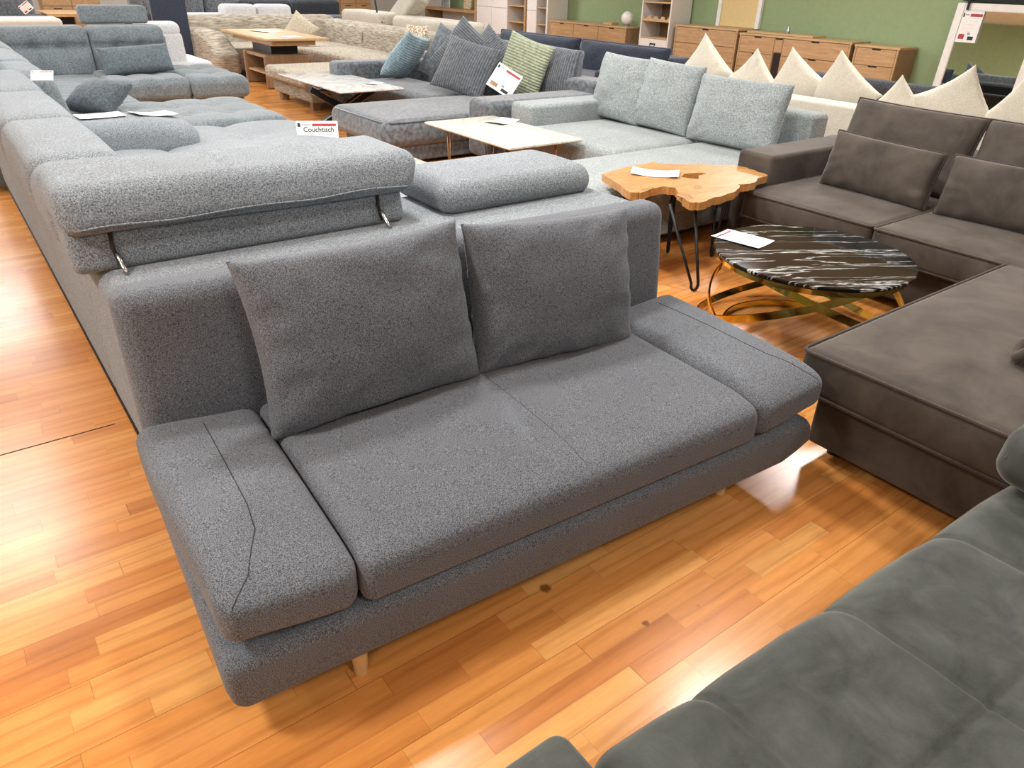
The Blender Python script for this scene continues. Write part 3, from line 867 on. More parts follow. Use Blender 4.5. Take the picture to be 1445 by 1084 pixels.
# raised-top oak table
tb = thing('lift_top_table', 'oak table with its top lifted, inside the beige corner sofa', 'table', (4.45, 12.3, 0))
MB().rbox(4.10, 5.06, 11.42, 13.5, 0.685, 0.72, 0.008, 1.0).build('tabletop', M_['oak_top'], tb, **W_)
MB().rbox(4.22, 4.90, 11.56, 13.3, 0.61, 0.684, 0.006, 1.0).build('apron', M_['oak_top'], tb, **W_)
MB().box(4.32, 4.74, 11.9, 12.7, 0.47, 0.615).build('lift_column', M_['black_metal'], tb, world=True, smooth=False)
for y in (11.72, 12.62):
    MB().rbox(4.14, 4.84, y, y + 0.07, 0.0, 0.48, 0.03, 0.4).build('side_panel', M_['oak_dark'], tb, **W_)
MB().box(4.18, 4.80, 11.79, 12.62, 0.20, 0.225).build('shelf', M_['oak'], tb, world=True, smooth=False)
MB().box(4.18, 4.80, 11.79, 12.62, 0.43, 0.475).build('frame', M_['oak_dark'], tb, world=True, smooth=False)
paper('price_sheet', 'crumpled heap of white sheets at the far end of the raised oak table', (4.60, 12.85, 0.721), 0.30, 0.44, R(20), (0, 0), 0.010, 'sheets on the raised oak table', ink=False)
paper('price_sheet', 'flat white sheet near the right corner of the raised oak table', (4.60, 11.75, 0.721), 0.28, 0.20, R(20), (0, 0), 0.002, 'sheets on the raised oak table', ink=False)
# white marble table with crossed legs
wm = thing('coffee_table', 'white marble coffee table on crossed black and chrome legs by the beige chaise', 'table', (4.0, 8.8, 0))
MB().rbox(3.53, 4.31, 7.80, 9.57, 0.454, 0.472, 0.004, 2.0).build('tabletop', M_['white_marble'], wm, **W_)
MB().rbox(3.535, 4.305, 7.805, 9.565, 0.447, 0.454, 0.003, 2.0).build('edge_band', M_['copper'], wm, **W_)
for (a, b, yy) in ((3.40, 4.16, 8.32), (4.16, 3.34, 8.22)):
    p0 = Vector((a, yy, 0.445)); p1 = Vector((b, yy, 0.0)); t = (p1 - p0).normalized(); u = Vector((-t.z, 0, t.x)) * 0.035
    V = []
    for p in (p0, p1):
        for (k, dy) in ((-1, -0.05), (1, -0.05), (1, 0.05), (-1, 0.05)):
            V.append(p + u * k + Vector((0, dy, 0)))
    lg_ = MB().add(V, [(0, 1, 2, 3), (4, 7, 6, 5), (0, 4, 5, 1), (1, 5, 6, 2), (2, 6, 7, 3), (3, 7, 4, 0)]).build('leg', M_['black_metal'], wm, world=True, smooth=False)
    for k in (-1, 1):
        MB().tube([p0 + u * k * 1.05 + Vector((0, -0.05, 0)), p1 + u * k * 1.05 + Vector((0, -0.05, 0.006))], 0.006, n=6).build('chrome_edge', M_['steel'], lg_, world=True)
MB().box(3.45, 4.2, 8.24, 8.30, 0.43, 0.447).build('support_rail', M_['black_metal'], wm, world=True, smooth=False)
paper('leaflet', 'small white leaflet near the right corner of the white marble table', (4.16, 8.24, 0.473), 0.20, 0.14, R(30), (0, 0), 0.008, ink=False, cat='leaflet')

# ------------------------------------------------------------------ sofas in the far background
ce = thing('recliner_sofa', 'cream boucle sofa with one headrest tipped up behind the beige corner sofa', 'sofa', (8.2, 14.5, 0))
CB = M_['cream_boucle']
MB().rbox(7.75, 8.9, 12.2, 16.8, 0.0, 0.62, 0.08, 0.4).build('frame', CB, ce, **W_)
MB().rbox(7.62, 8.2, 14.75, 16.5, 0.62, 0.90, 0.10, 0.15).build('headrest', CB, ce, **W_)
MB().rbox(7.70, 8.3, 11.9, 14.35, 0.62, 0.88, 0.10, 0.15).build('headrest', CB, ce, **W_)
rx = Matrix.Translation((8.25, 14.65, 0.98)) @ Matrix.Rotation(R(-32), 4, 'X') @ Matrix.Rotation(R(25), 4, 'Y')
MB().rbox(-0.16, 0.16, -0.85, 0.85, -0.34, 0.30, 0.08, 0.15, mat=rx).build('headrest', CB, ce, **W_)
MB().tube([(7.78, 15.15, 1.28), (7.72, 15.0, 1.05), (7.70, 14.9, 0.86), (7.72, 14.75, 0.72)], 0.018, n=6).build('hinge_bracket', M_['black_metal'], ce, **W_)
dk = thing('sofa', 'charcoal sofa behind the beige corner sofa, in front of the far oak dresser', 'sofa', (7.4, 17.5, 0))
MB().rbox(5.9, 8.5, 17.3, 18.4, 0.0, 0.44, 0.06, 0.4).build('seat', M_['black_cloth'], dk, **W_)
for (a, b) in ((5.95, 7.15), (7.18, 8.35)):
    MB().rbox(a, b, 18.0, 18.4, 0.40, 1.02, 0.10, 0.2).build('back_cushion', M_['black_cloth'], dk, **W_)
MB().rbox(8.2, 8.6, 17.2, 18.4, 0.1, 0.70, 0.08, 0.3).build('armrest', M_['black_cloth'], dk, **W_)
MB().rbox(5.9, 8.2, 17.15, 17.4, 0.2, 0.74, 0.06, 0.3).build('front_roll', M_['cord'], dk, **W_)
ws = thing('sofa', 'white sofa back with two pads just behind the beige striped backrest', 'sofa', (5.4, 16.6, 0))
MB().rbox(3.9, 6.5, 16.2, 17.1, 0.0, 0.80, 0.06, 0.4).build('frame', M_['white_cloth'], ws, **W_)
for (a, b) in ((5.05, 5.72), (5.74, 6.45)):
    MB().rbox(a, b, 16.25, 16.7, 0.6, 0.98, 0.10, 0.2).build('back_cushion', M_['white_cloth'], ws, **W_)
ds = thing('sofa', 'dark grey sofa with loose back pads above the white sofa, at the top edge', 'sofa', (5.0, 19.2, 0))
MB().rbox(3.9, 6.3, 18.9, 19.8, 0.0, 0.7, 0.06, 0.4).build('frame', M_['black_cloth'], ds, **W_)
for k in range(3):
    MB().rbox(3.95 + 0.78 * k, 4.71 + 0.78 * k, 19.0, 19.4, 0.5, 1.12, 0.12, 0.2).build('back_cushion', M_['cord'], ds, **W_)

# ------------------------------------------------------------------ grey corduroy chaise sofa with its pillows
CO = M_['cord']
gs = thing('chaise_sofa', 'dark grey corduroy chaise sofa heaped with pillows behind the cream marble table', 'sofa', (4.4, 7.5, 0))
def d_soft(a):
    def d(p, n):
        if n[2] > 0.2: p.z += a * (1 - n[0] ** 2) * (1 - n[1] ** 2)
        p.x += a * 0.6 * n[0] * (1 - n[1] ** 2) * (1 - n[2] ** 2); p.y += a * 0.6 * n[1] * (1 - n[0] ** 2) * (1 - n[2] ** 2)
        return p
    return d
MB().rbox(3.22, 5.1, 6.22, 7.42, 0.17, 0.42, 0.09, 0.12, d_soft(0.02)).build('chaise_seat', CO, gs, **W_)
MB().tube([(3.235, 7.3, 0.40), (3.235, 6.34, 0.40), (3.30, 6.235, 0.40), (4.1, 6.225, 0.40)], 0.006, n=6).build('seam', CO, gs, **W_)
MB().rbox(3.36, 5.1, 6.28, 7.36, 0.03, 0.19, 0.02, 0.4).build('chaise_base', CO, gs, **W_)
MB().rbox(4.40, 5.1, 7.45, 9.12, 0.17, 0.42, 0.08, 0.12, d_soft(0.02)).build('seat', CO, gs, **W_)
MB().rbox(4.46, 5.6, 7.4, 9.15, 0.03, 0.19, 0.02, 0.4).build('base', CO, gs, **W_)
MB().rbox(4.13, 5.6, 9.12, 9.42, 0.05, 0.62, 0.05, 0.3).build('armrest', CO, gs, **W_)
MB().rbox(4.13, 5.72, 5.84, 6.24, 0.05, 0.585, 0.06, 0.3).build('armrest', CO, gs, **W_)
MB().rbox(5.42, 5.74, 5.86, 9.40, 0.05, 0.70, 0.06, 0.3).build('backrest', CO, gs, **W_)
G = 'pillows on the corduroy sofa'
P_ = lambda *a, **k: pillow('throw_pillow', *a, group=G, **k)
P_('pale blue corduroy pillow at the far arm of the grey corduroy sofa', 'cushion', M_['blue_cord'], (4.76, 8.94, 0.44), R(24), R(-36), R(14), 0.56, 0.64, 0.24, seed=41)
P_('grey corduroy pillow wedged directly behind the pale blue one', 'cushion', CO, (5.14, 8.50, 0.43), R(-66), R(22), R(20), 0.62, 0.64, 0.18, seed=42)
P_('ribbed grey pillow with the tallest peak, third along from the pale blue one', 'cushion', M_['cord_rib_h'], (5.0, 8.02, 0.52), R(-60), R(24), R(34), 0.66, 0.66, 0.18, seed=43)
P_('half-hidden grey pillow whose tip shows above the big ribbed front one', 'cushion', M_['cord_rib'], (5.16, 7.74, 0.50), R(-64), R(26), R(34), 0.62, 0.62, 0.16, seed=44)
P_('big ribbed grey pillow lying back in front of the rest of the heap', 'cushion', M_['cord_rib'], (4.74, 7.40, 0.44), R(-52), R(32), R(14), 0.66, 0.62, 0.20, seed=45)
P_('sage green ribbed pillow with a price card leaning on it', 'cushion', M_['green_cord'], (5.12, 6.80, 0.47), R(-66), R(12), R(15), 0.56, 0.60, 0.20, seed=46)
pillow('back_cushion', 'plump grey ribbed back cushion between sage pillow and near arm of corduroy sofa', 'cushion', M_['cord_rib'], (5.46, 6.56, 0.43), R(-86), R(10), R(2), 0.66, 0.54, 0.24, group=G, seed=47, pinch=0.02, power=0.3)
pillow('back_cushion', 'plain grey back cushion low between the heap and the sage pillow', 'cushion', CO, (5.46, 7.30, 0.43), R(-90), R(10), R(0), 0.90, 0.54, 0.20, group=G, seed=48, pinch=0.02, power=0.3)
c_ = card('price_card', 'white price card with red stripe tilted against the sage green pillow', (4.84, 6.60, 0.655), (0, 0, 0), 0.30, 0.26, None, pics=1)
c_.rotation_euler = (Matrix.Rotation(R(-48), 3, 'Z') @ Matrix.Rotation(R(66), 3, 'X') @ Matrix.Rotation(R(-28), 3, 'Z')).to_euler()

# ------------------------------------------------------------------ navy sofa behind it
NV = M_['navy']
nv = thing('sofa', 'navy sofa behind the grey corduroy sofa, before the white cabinets', 'sofa', (7.5, 9.5, 0))
MB().rbox(7.02, 8.4, 7.6, 11.9, 0.0, 0.46, 0.06, 0.4).build('seat', NV, nv, **W_)
MB().rbox(7.0, 8.6, 7.15, 7.6, 0.0, 0.58, 0.06, 0.4).build('armrest', NV, nv, **W_)
MB().rbox(8.15, 8.6, 7.3, 11.9, 0.06, 0.70, 0.06, 0.4).build('backrest', NV, nv, **W_)
for (y, w, lab, sd) in ((9.95, 2.0, 'long navy back cushion with frayed edge at the far end of the navy sofa', 51), (8.03, 1.74, 'long navy back cushion with frayed edge beside the white wine rack', 52)):
    pillow('back_cushion', lab, 'cushion', NV, (7.85, y, 0.40), R(-90), R(14), R(0), w, 0.44, 0.24, 'cushions on the navy sofa', seed=sd, pinch=0.025, power=0.3, piping=(0.018, NV))

# ------------------------------------------------------------------ light grey chaise sofa
LG = M_['light_grey']
lg = thing('chaise_sofa', 'light grey woven chaise sofa with three big back cushions', 'sofa', (4.5, 4.4, 0))
MB().rbox(4.16, 5.2, 4.20, 5.42, 0.20, 0.43, 0.06, 0.1, d_soft(0.018)).build('seat', LG, lg, **W_)
MB().rbox(3.05, 5.2, 3.25, 4.19, 0.20, 0.43, 0.08, 0.1, d_soft(0.018)).build('chaise_seat', LG, lg, **W_)
MB().rbox(3.12, 5.5, 3.28, 4.16, 0.07, 0.22, 0.02, 0.4).build('chaise_base', LG, lg, **W_)
MB().rbox(4.22, 5.5, 4.16, 5.50, 0.07, 0.22, 0.02, 0.4).build('base', LG, lg, **W_)
MB().rbox(4.28, 5.62, 5.42, 5.74, 0.07, 0.60, 0.04, 0.3).build('armrest', LG, lg, **W_)
MB().rbox(4.55, 5.40, 3.17, 3.34, 0.07, 0.565, 0.05, 0.3).build('armrest', LG, lg, **W_)
MB().rbox(5.38, 5.62, 3.32, 5.70, 0.07, 0.74, 0.04, 0.3).build('backrest', LG, lg, **W_)
for (x, y) in ((3.25, 3.35), (3.25, 4.05), (5.4, 3.42), (5.4, 5.4)):
    MB().box(x - 0.03, x + 0.03, y - 0.03, y + 0.03, 0, 0.08).build('leg', M_['black_metal'], lg, world=True, smooth=False)
G = 'back cushions on the light grey sofa'
for (x, y, w, h, rl, lab, sd) in ((5.14, 5.24, 0.66, 0.58, 1.5, 'light grey back cushion beside the far arm of the light grey sofa', 61),
                              (5.14, 4.66, 0.66, 0.58, 1.5, 'middle one of three light grey back cushions, over the seat joint', 62),
                              (5.10, 3.86, 0.88, 0.53, -0.5, 'widest light grey back cushion, over the chaise end', 63)):
    pillow('back_cushion', lab, 'cushion', LG, (x, y, 0.435), R(-90), R(13), R(rl), w, h, 0.22, G, seed=sd, pinch=0.035, power=0.34, wrinkle=0.010)
card('price_tag', 'white tag on the near arm of the light grey sofa behind the oak slab table', (4.74, 3.10, 0.50), (R(75), 0, R(-50)), 0.10, 0.10, None, rules=False)

# ------------------------------------------------------------------ cream marble coffee table with hairpin legs
def hairpin(name, mat, parent, top, foot, spread, r, ang):
    """two rods from the plate meeting in a bend on the floor"""
    d = Vector((math.cos(ang), math.sin(ang), 0)) * spread
    a = Vector(top) + d; b = Vector(top) - d; f = Vector(foot)
    e = d.normalized() * (spread * 0.28)
    pts = [a, f + e + Vector((0, 0, 0.05))]
    for i in range(7):
        t = math.pi * i / 6
        pts.append(f + e * math.cos(t) + Vector((0, 0, 0.03 + r - 0.03 * math.sin(t))))
    pts += [f - e + Vector((0, 0, 0.05)), b]
    return MB().tube(pts, r, n=8).build(name, mat, parent, world=True, sharp=180)
ct = thing('coffee_table', 'cream marble coffee table on copper hairpin legs before the light grey sofa', 'table', (3.9, 5.3, 0))
MB().rbox(3.40, 4.14, 4.55, 5.81, 0.453, 0.473, 0.006, 2.0).build('tabletop', M_['cream_marble'], ct, **W_)
MB().rbox(3.41, 4.13, 4.56, 5.80, 0.446, 0.453, 0.003, 2.0).build('edge_band', M_['copper'], ct, **W_)
for (x, y, a) in ((3.56, 5.66, 45), (4.0, 5.66, -45), (3.56, 4.72, -45), (4.0, 4.72, 45)):
    hairpin('leg', M_['copper'], ct, (x, y, 0.447), (x, y, 0), 0.07, 0.006, R(a))
paper('leaflet', 'folded white leaflet at the far corner of the cream marble table', (4.0, 5.48, 0.474), 0.28, 0.20, R(20), (0, 0), 0.014, ink=False, cat='leaflet')
card('price_card', 'price card with red stripe leaning on the corduroy arm behind the cream table', (4.34, 5.95, 0.455), (R(74), 0, R(-38)), 0.22, 0.20, None).rotation_euler.rotate_axis('Z', R(-20))

# ------------------------------------------------------------------ small driftwood table with the Couchtisch sign
kt = thing('coffee_table', 'low grey driftwood patchwork coffee table mostly hidden behind the boucle headrests', 'table', (2.85, 5.2, 0))
MB().box(2.20, 2.90, 4.75, 6.02, 0.30, 0.345).build('tabletop', M_['mosaic'], kt, world=True, smooth=False)
k0 = random.Random(5)
for i in range(2):
    for j in range(5):
        MB().box(2.43 + 0.23 * i, 2.64 + 0.23 * i, 4.78 + 0.25 * j, 5.0 + 0.25 * j, 0.345, 0.3475).build('inlay', M_[('oak_top', 'mosaic', 'capiz')[(i + j * 2) % 3]], kt, world=True, smooth=False)
MB().box(2.3, 2.82, 4.85, 5.92, 0.0, 0.30).build('base', M_['oak_dark'], kt, world=True, smooth=False)
card('price_card', 'upright white card reading Couchtisch behind the raised boucle headrest', (2.38, 5.74, 0.455), (R(84), 0, R(-26)), 0.32, 0.22, 'Couchtisch', 0.052)

# ------------------------------------------------------------------ live-edge slab table
lt = thing('side_table', 'live-edge wooden slab side table on black hairpin legs', 'side table', (3.7, 3.05, 0))
rnd = random.Random(11)
outline = [(3.274, 3.393), (3.55, 3.45), (3.80, 3.467), (3.87, 3.37), (3.946, 3.312), (4.10, 3.22), (4.25, 3.113), (4.245, 3.0), (4.20, 2.821), (4.08, 2.80), (3.95, 2.735),
           (3.86, 2.735), (3.83, 2.765), (3.79, 2.72), (3.629, 2.645), (3.45, 2.63), (3.30, 2.60), (3.24, 2.63), (3.26, 2.69), (3.34, 2.80), (3.415, 2.90), (3.37, 2.96), (3.25, 2.955), (3.15, 2.925), (3.10, 2.96), (3.18, 3.16)]
def rough(poly, n=4, a=0.008):
    out = []
    for i, p in enumerate(poly):
        q = poly[(i + 1) % len(poly)]
        for k in range(n):
            t = k / n
            out.append((p[0] + (q[0] - p[0]) * t + rnd.uniform(-a, a), p[1] + (q[1] - p[1]) * t + rnd.uniform(-a, a)))
    return out
hole = [(3.66, 3.08), (3.74, 3.12), (3.84, 3.10), (3.88, 3.06), (3.78, 3.04), (3.72, 2.98), (3.68, 3.01)]
slab = extrude_poly(rough(outline), 0.485, 0.53, [rough(hole, 2, 0.006)])
slab.build('tabletop', M_['teak'], lt, smooth=False, world=True)
for (cx, cy, a, b, an) in ((3.32, 2.745, 0.075, 0.04, 60), (3.55, 2.85, 0.05, 0.028, 30), (3.25, 2.975, 0.06, 0.02, 10)):
    pts = []
    for i in range(16):
        t = 2 * math.pi * i / 16; rr = 1 + rnd.uniform(-0.25, 0.2)
        x = a * math.cos(t) * rr; y = b * math.sin(t) * rr
        pts.append((cx + x * math.cos(R(an)) - y * math.sin(R(an)), cy + x * math.sin(R(an)) + y * math.cos(R(an))))
    extrude_poly(pts, 0.527, 0.5308).build('knot', M_['knot'], lt, smooth=False, world=True)
for (t, f, a) in (((3.69, 3.15, 0.487), (3.70, 3.14, 0), 50), ((3.30, 2.74, 0.487), (3.315, 2.575, 0), -30), ((3.90, 2.93, 0.487), (3.90, 2.93, 0), 60), ((3.32, 3.13, 0.487), (3.30, 3.14, 0), -40)):
    hairpin('leg', M_['black_metal'], lt, t, f, 0.075, 0.009, R(a))
paper('price_sheet', 'curled white price sheet on the live-edge slab table', (3.57, 3.22, 0.531), 0.30, 0.19, R(-50), (0, 0), 0.014)

# ------------------------------------------------------------------ round black and gold table
gx, gy = 3.315, 1.885
gt = thing('coffee_table', 'round black marble table on tangled polished gold rings', 'coffee table', (gx, gy, 0))
MB().lathe([(0.470, 0.424), (0.480, 0.426), (0.481, 0.436), (0.475, 0.440), (0.0, 0.440)], 72).build('tabletop', M_['black_marble'], gt, sharp=30)
MB().lathe([(0.46, 0.418), (0.472, 0.418), (0.472, 0.424), (0.46, 0.424)], 72).build('glass_edge', M_['grey_plastic'], gt)
def band_ring(name, rad, centre, tilt_, az, w, t, n=80):
    """flat metal strap bent into a ring; w is the strap's height"""
    m = Matrix.Translation(centre) @ Matrix.Rotation(az, 4, 'Z') @ Matrix.Rotation(tilt_, 4, 'Y')
    V = []; F = []
    for i in range(n):
        a = 2 * math.pi * i / n
        for (dr, dz) in ((-t, -w / 2), (t, -w / 2), (t, w / 2), (-t, w / 2)):
            V.append(m @ Vector(((rad + dr) * math.cos(a), (rad + dr) * math.sin(a), dz)))
    for i in range(n):
        for k in range(4):
            F.append((i * 4 + k, i * 4 + (k + 1) % 4, ((i + 1) % n) * 4 + (k + 1) % 4, ((i + 1) % n) * 4 + k))
    return MB().add(V, F).build(name, M_['gold'], gt, sharp=30)
band_ring('top_ring', 0.45, (0, 0, 0.402), 0, 0, 0.03, 0.004)
band_ring('floor_ring', 0.37, (0, 0, 0.018), 0, 0, 0.034, 0.005)
for az in (100, 220, 340):
    band_ring('tilted_ring', 0.47, (0.07 * math.cos(R(az)), 0.07 * math.sin(R(az)), 0.205), R(22), R(az), 0.036, 0.005)
paper('price_sheet', 'white price sheet with red header on the black round table', (3.19, 2.22, 0.441), 0.18, 0.27, R(10), (0, 0), 0.004)

# ------------------------------------------------------------------ brown velvet corner sofa
BR = M_['brown']; BP = M_['brown_pipe']
br = thing('corner_sofa', 'dark brown velvet corner sofa with piped seams around the black and gold table', 'sofa', (4.4, 1.2, 0))
def boxed(name, x0, x1, y0, y1, z0, z1, parent, r=0.035, a=0.02, piping=True):
    o = MB().rbox(x0, x1, y0, y1, z0, z1, r, 0.1, d_soft(a)).build(name, BR, parent, **W_)
    if piping:
        for z in (z1 - 0.012, z0 + 0.012):
            loop = []
            cx, cy = (x0 + x1) / 2, (y0 + y1) / 2; hx, hy = (x1 - x0) / 2, (y1 - y0) / 2
            for p in rrect(x0 - 0.0, x1 + 0.0, y0 - 0.0, y1 + 0.0, z, r):
                loop.append(p)
            MB().tube(loop, 0.0075, closed=True, n=6).build('piping', BP, o, **W_)
    return o
MB().rbox(4.28, 5.42, 2.86, 3.14, 0.06, 0.63, 0.03, 0.2).build('armrest', BR, br, **W_)
boxed('seat_cushion', 3.99, 5.05, 1.955, 2.84, 0.285, 0.455, br)
boxed('seat_cushion', 3.97, 5.05, 1.07, 1.945, 0.285, 0.455, br)
boxed('seat_cushion', 3.99, 5.05, 0.18, 1.06, 0.285, 0.455, br, piping=False)
MB().rbox(4.06, 5.42, 0.2, 2.86, 0.06, 0.29, 0.02, 0.3).build('base', BR, br, **W_)
MB().rbox(5.10, 5.42, 0.2, 2.86, 0.2, 0.70, 0.04, 0.3).build('backrest', BR, br, **W_)
boxed('chaise_cushion', 2.29, 3.965, 0.20, 1.255, 0.285, 0.46, br)
MB().rbox(2.36, 4.1, 0.24, 1.19, 0.06, 0.29, 0.02, 0.3).build('chaise_base', BR, br, **W_)
for (x, y) in ((2.47, 1.12), (2.47, 0.32), (4.36, 2.98)):
    MB().cyl((x, y, 0), (x, y, 0.07), 0.026, 0.028).build('leg', M_['grey_plastic'], br, world=True)
G = 'brown velvet back cushions'
pc = lambda *a, **k: pillow('back_cushion', *a, group=G, **k)
pc('tall brown velvet back cushion at the armrest end, behind the piped lumbar pillow', 'cushion', BR, (4.94, 2.40, 0.46), R(-91), R(16), R(1), 0.86, 0.50, 0.24, seed=71, pinch=0.03, power=0.3, piping=(0.008, BP))
pc('tall brown velvet back cushion cut by the frame edge', 'cushion', BR, (4.94, 1.52, 0.46), R(-90), R(16), R(-1), 0.86, 0.50, 0.24, seed=72, pinch=0.03, power=0.3, piping=(0.008, BP))
G = 'brown velvet lumbar pillows'
pillow('lumbar_pillow', 'piped brown velvet lumbar pillow leaning next to the brown armrest', 'cushion', BR, (4.56, 2.31, 0.46), R(-90), R(11), R(2), 0.70, 0.335, 0.20, G, seed=73, pinch=0.03, power=0.28, piping=(0.008, BP))
pillow('lumbar_pillow', 'piped brown velvet lumbar pillow further from the brown armrest', 'cushion', BR, (4.54, 1.52, 0.46), R(-88), R(11), R(0), 0.74, 0.335, 0.20, G, seed=74, pinch=0.03, power=0.28, piping=(0.008, BP))
# rolled throw on the chaise
th = thing('throw_blanket', 'bunched taupe throw lying on the brown chaise at the frame edge', 'throw', (2.87, 0.72, 0.475))
V = []
def d_fold(p, n):
    q = Vector((p.x * 22, p.y * 22, p.z * 22))
    p.z += 0.018 * noise.noise(q) + 0.012 * math.sin(p.x * 60)
    p.y += 0.012 * noise.noise(q + Vector((5, 5, 5)))
    return p
MB().rbox(-0.10, 0.16, -0.34, 0.02, -0.005, 0.085, 0.042, 0.02, d_fold).build('folded_cloth', M_['beige_plain'] if False else BR, th, sharp=180)
MB().tube([(-0.06 + 0.05 * math.cos(a), 0.0 + 0.03 * math.sin(a), 0.045 + 0.02 * math.sin(2 * a)) for a in [2 * math.pi * i / 20 for i in range(20)]], 0.022, closed=True, n=8).build('knot', BR, th, sharp=180)

# ------------------------------------------------------------------ grey-green velvet sofa bed in front
GV = M_['green_velvet']
gv = thing('sofa_bed', 'grey-green velvet quilted sofa bed in the near corner', 'sofa', (1.3, -0.1, 0))
XS = (0.43, 0.855, 1.26, 1.70, 2.14)
def d_quilt(p, n):
    xs = [0.45, 0.855, 1.262, 1.70, 2.14, 2.6]
    u = 0; d = 9
    for a, b in zip(xs[:-1], xs[1:]):
        if a <= p.x <= b: u = (p.x - a) / (b - a)
    for a in xs: d = min(d, abs(p.x - a))
    ys = [-0.95, -0.50, -0.155, 0.19, 0.60]
    v = 0; e = 9
    for a, b in zip(ys[:-1], ys[1:]):
        if a <= p.y <= b: v = (p.y - a) / (b - a)
    for a in ys[1:-1]: e = min(e, abs(p.y - a))
    bu = abs(math.sin(math.pi * u)) ** 0.4
    bv = abs(math.sin(math.pi * min(1, v))) ** 0.55 if p.y < 0.40 else abs(math.sin(math.pi * min(0.5, v))) ** 0.55
    if n[2] > 0:
        k = smoothstep(0.0, 0.8, n[2])
        p.z += k * (0.010 * bu * bv - 0.007 * math.exp(-(d / 0.006) ** 2) - 0.007 * math.exp(-(e / 0.006) ** 2))
        p.z += 0.004 * noise.noise(Vector((p.x * 9, p.y * 9, 3))) * k
    if n[1] > 0.2:
        k = smoothstep(0.2, 0.95, n[1])
        p.y += k * (0.009 * bu - 0.005 * math.exp(-(d / 0.007) ** 2))
    p.y -= (p.x - 0.6) * 0.045
    return p
MB().rbox(0.56, 2.55, -0.72, 0.535, 0.20, 0.452, 0.10, 0.009, d_quilt, m=6).build('seat', GV, gv, world=True, sharp=180)
MB().rbox(0.46, 2.50, -0.66, 0.46, 0.07, 0.24, 0.03, 0.3).build('base', GV, gv, **W_)
for (x, y) in ((0.56, 0.38), (2.4, 0.38), (0.56, -0.58), (2.4, -0.58)):
    MB().cyl((x, y, 0), (x, y, 0.08), 0.025, 0.028).build('leg', M_['grey_plastic'], gv, world=True)
MB().rbox(0.30, 2.6, -1.0, -0.74, 0.07, 0.85, 0.08, 0.2).build('backrest', GV, gv, **W_)
MB().rbox(0.24, 0.555, -0.75, 0.56, 0.07, 0.525, 0.03, 0.1).build('armrest', GV, gv, **W_)
def d_bol(p, n):
    q = Vector((p.x * 8, p.y * 8, p.z * 8))
    p.z += 0.008 * noise.noise(q); p.y += 0.008 * noise.noise(q + Vector((3, 1, 7)))
    return p
bo = thing('bolster_pillow', 'grey-green velvet bolster on the quilted sofa bed by the brown chaise', 'cushion', (2.27, 0.27, 0.462), R(-8))
MB().rbox(-0.33, 0.33, -0.19, 0.19, 0.0, 0.18, 0.07, 0.04, d_bol).build('filling', GV, bo, sharp=180)
MB().tube([(-0.318, 0.15 * math.cos(a) , 0.09 + 0.062 * math.sin(a)) for a in [2 * math.pi * i / 24 for i in range(24)]], 0.005, closed=True, n=6).build('piping', GV, bo, sharp=180)

# ------------------------------------------------------------------ cream sofa seen from behind, with seven pillows
CR = M_['cream']
cr = thing('sofa', 'long cream sofa seen from behind, turned to the green wall', 'sofa', (6.6, 3.5, 0))
MB().rbox(6.05, 6.28, 0.3, 6.3, 0.0, 0.75, 0.03, 0.4).build('backrest', CR, cr, **W_)
MB().rbox(6.28, 7.2, 0.3, 6.3, 0.06, 0.46, 0.05, 0.4).build('seat', CR, cr, **W_)
G = 'cream pillows along the cream sofa'
for (y, zc, s, rl, ln, lab, sd) in (
        (5.30, 0.80, 0.54, 43, -12, 'cream pillow on its point in front of the tall oak chest, tallest of the seven', 91),
        (4.70, 0.74, 0.50, 50, -12, 'cream pillow between the tallest cream pillow and the light grey cushion corner', 92),
        (4.22, 0.76, 0.54, 34, -12, 'cream pillow with a visible zip seam just above the widest light grey cushion', 93),
        (3.76, 0.77, 0.54, 38, -12, 'cream pillow before the small oak chest, above the bare cream backrest', 94),
        (3.22, 0.64, 0.52, 44, -12, 'lowest cream pillow, peeking over the brown velvet back cushion', 95),
        (2.78, 0.76, 0.54, 58, -12, 'cream pillow before the standing mirror, sloping long to its peak', 96),
        (2.26, 0.76, 0.54, 38, -12, 'cream pillow at the frame edge beside the mirror post', 97)):
    pillow('throw_pillow', lab, 'cushion', CR, (6.46, y, zc), R(90), R(-ln), R(-rl) , s, s, 0.17, G, seed=sd, pinch=0.12, center=True)

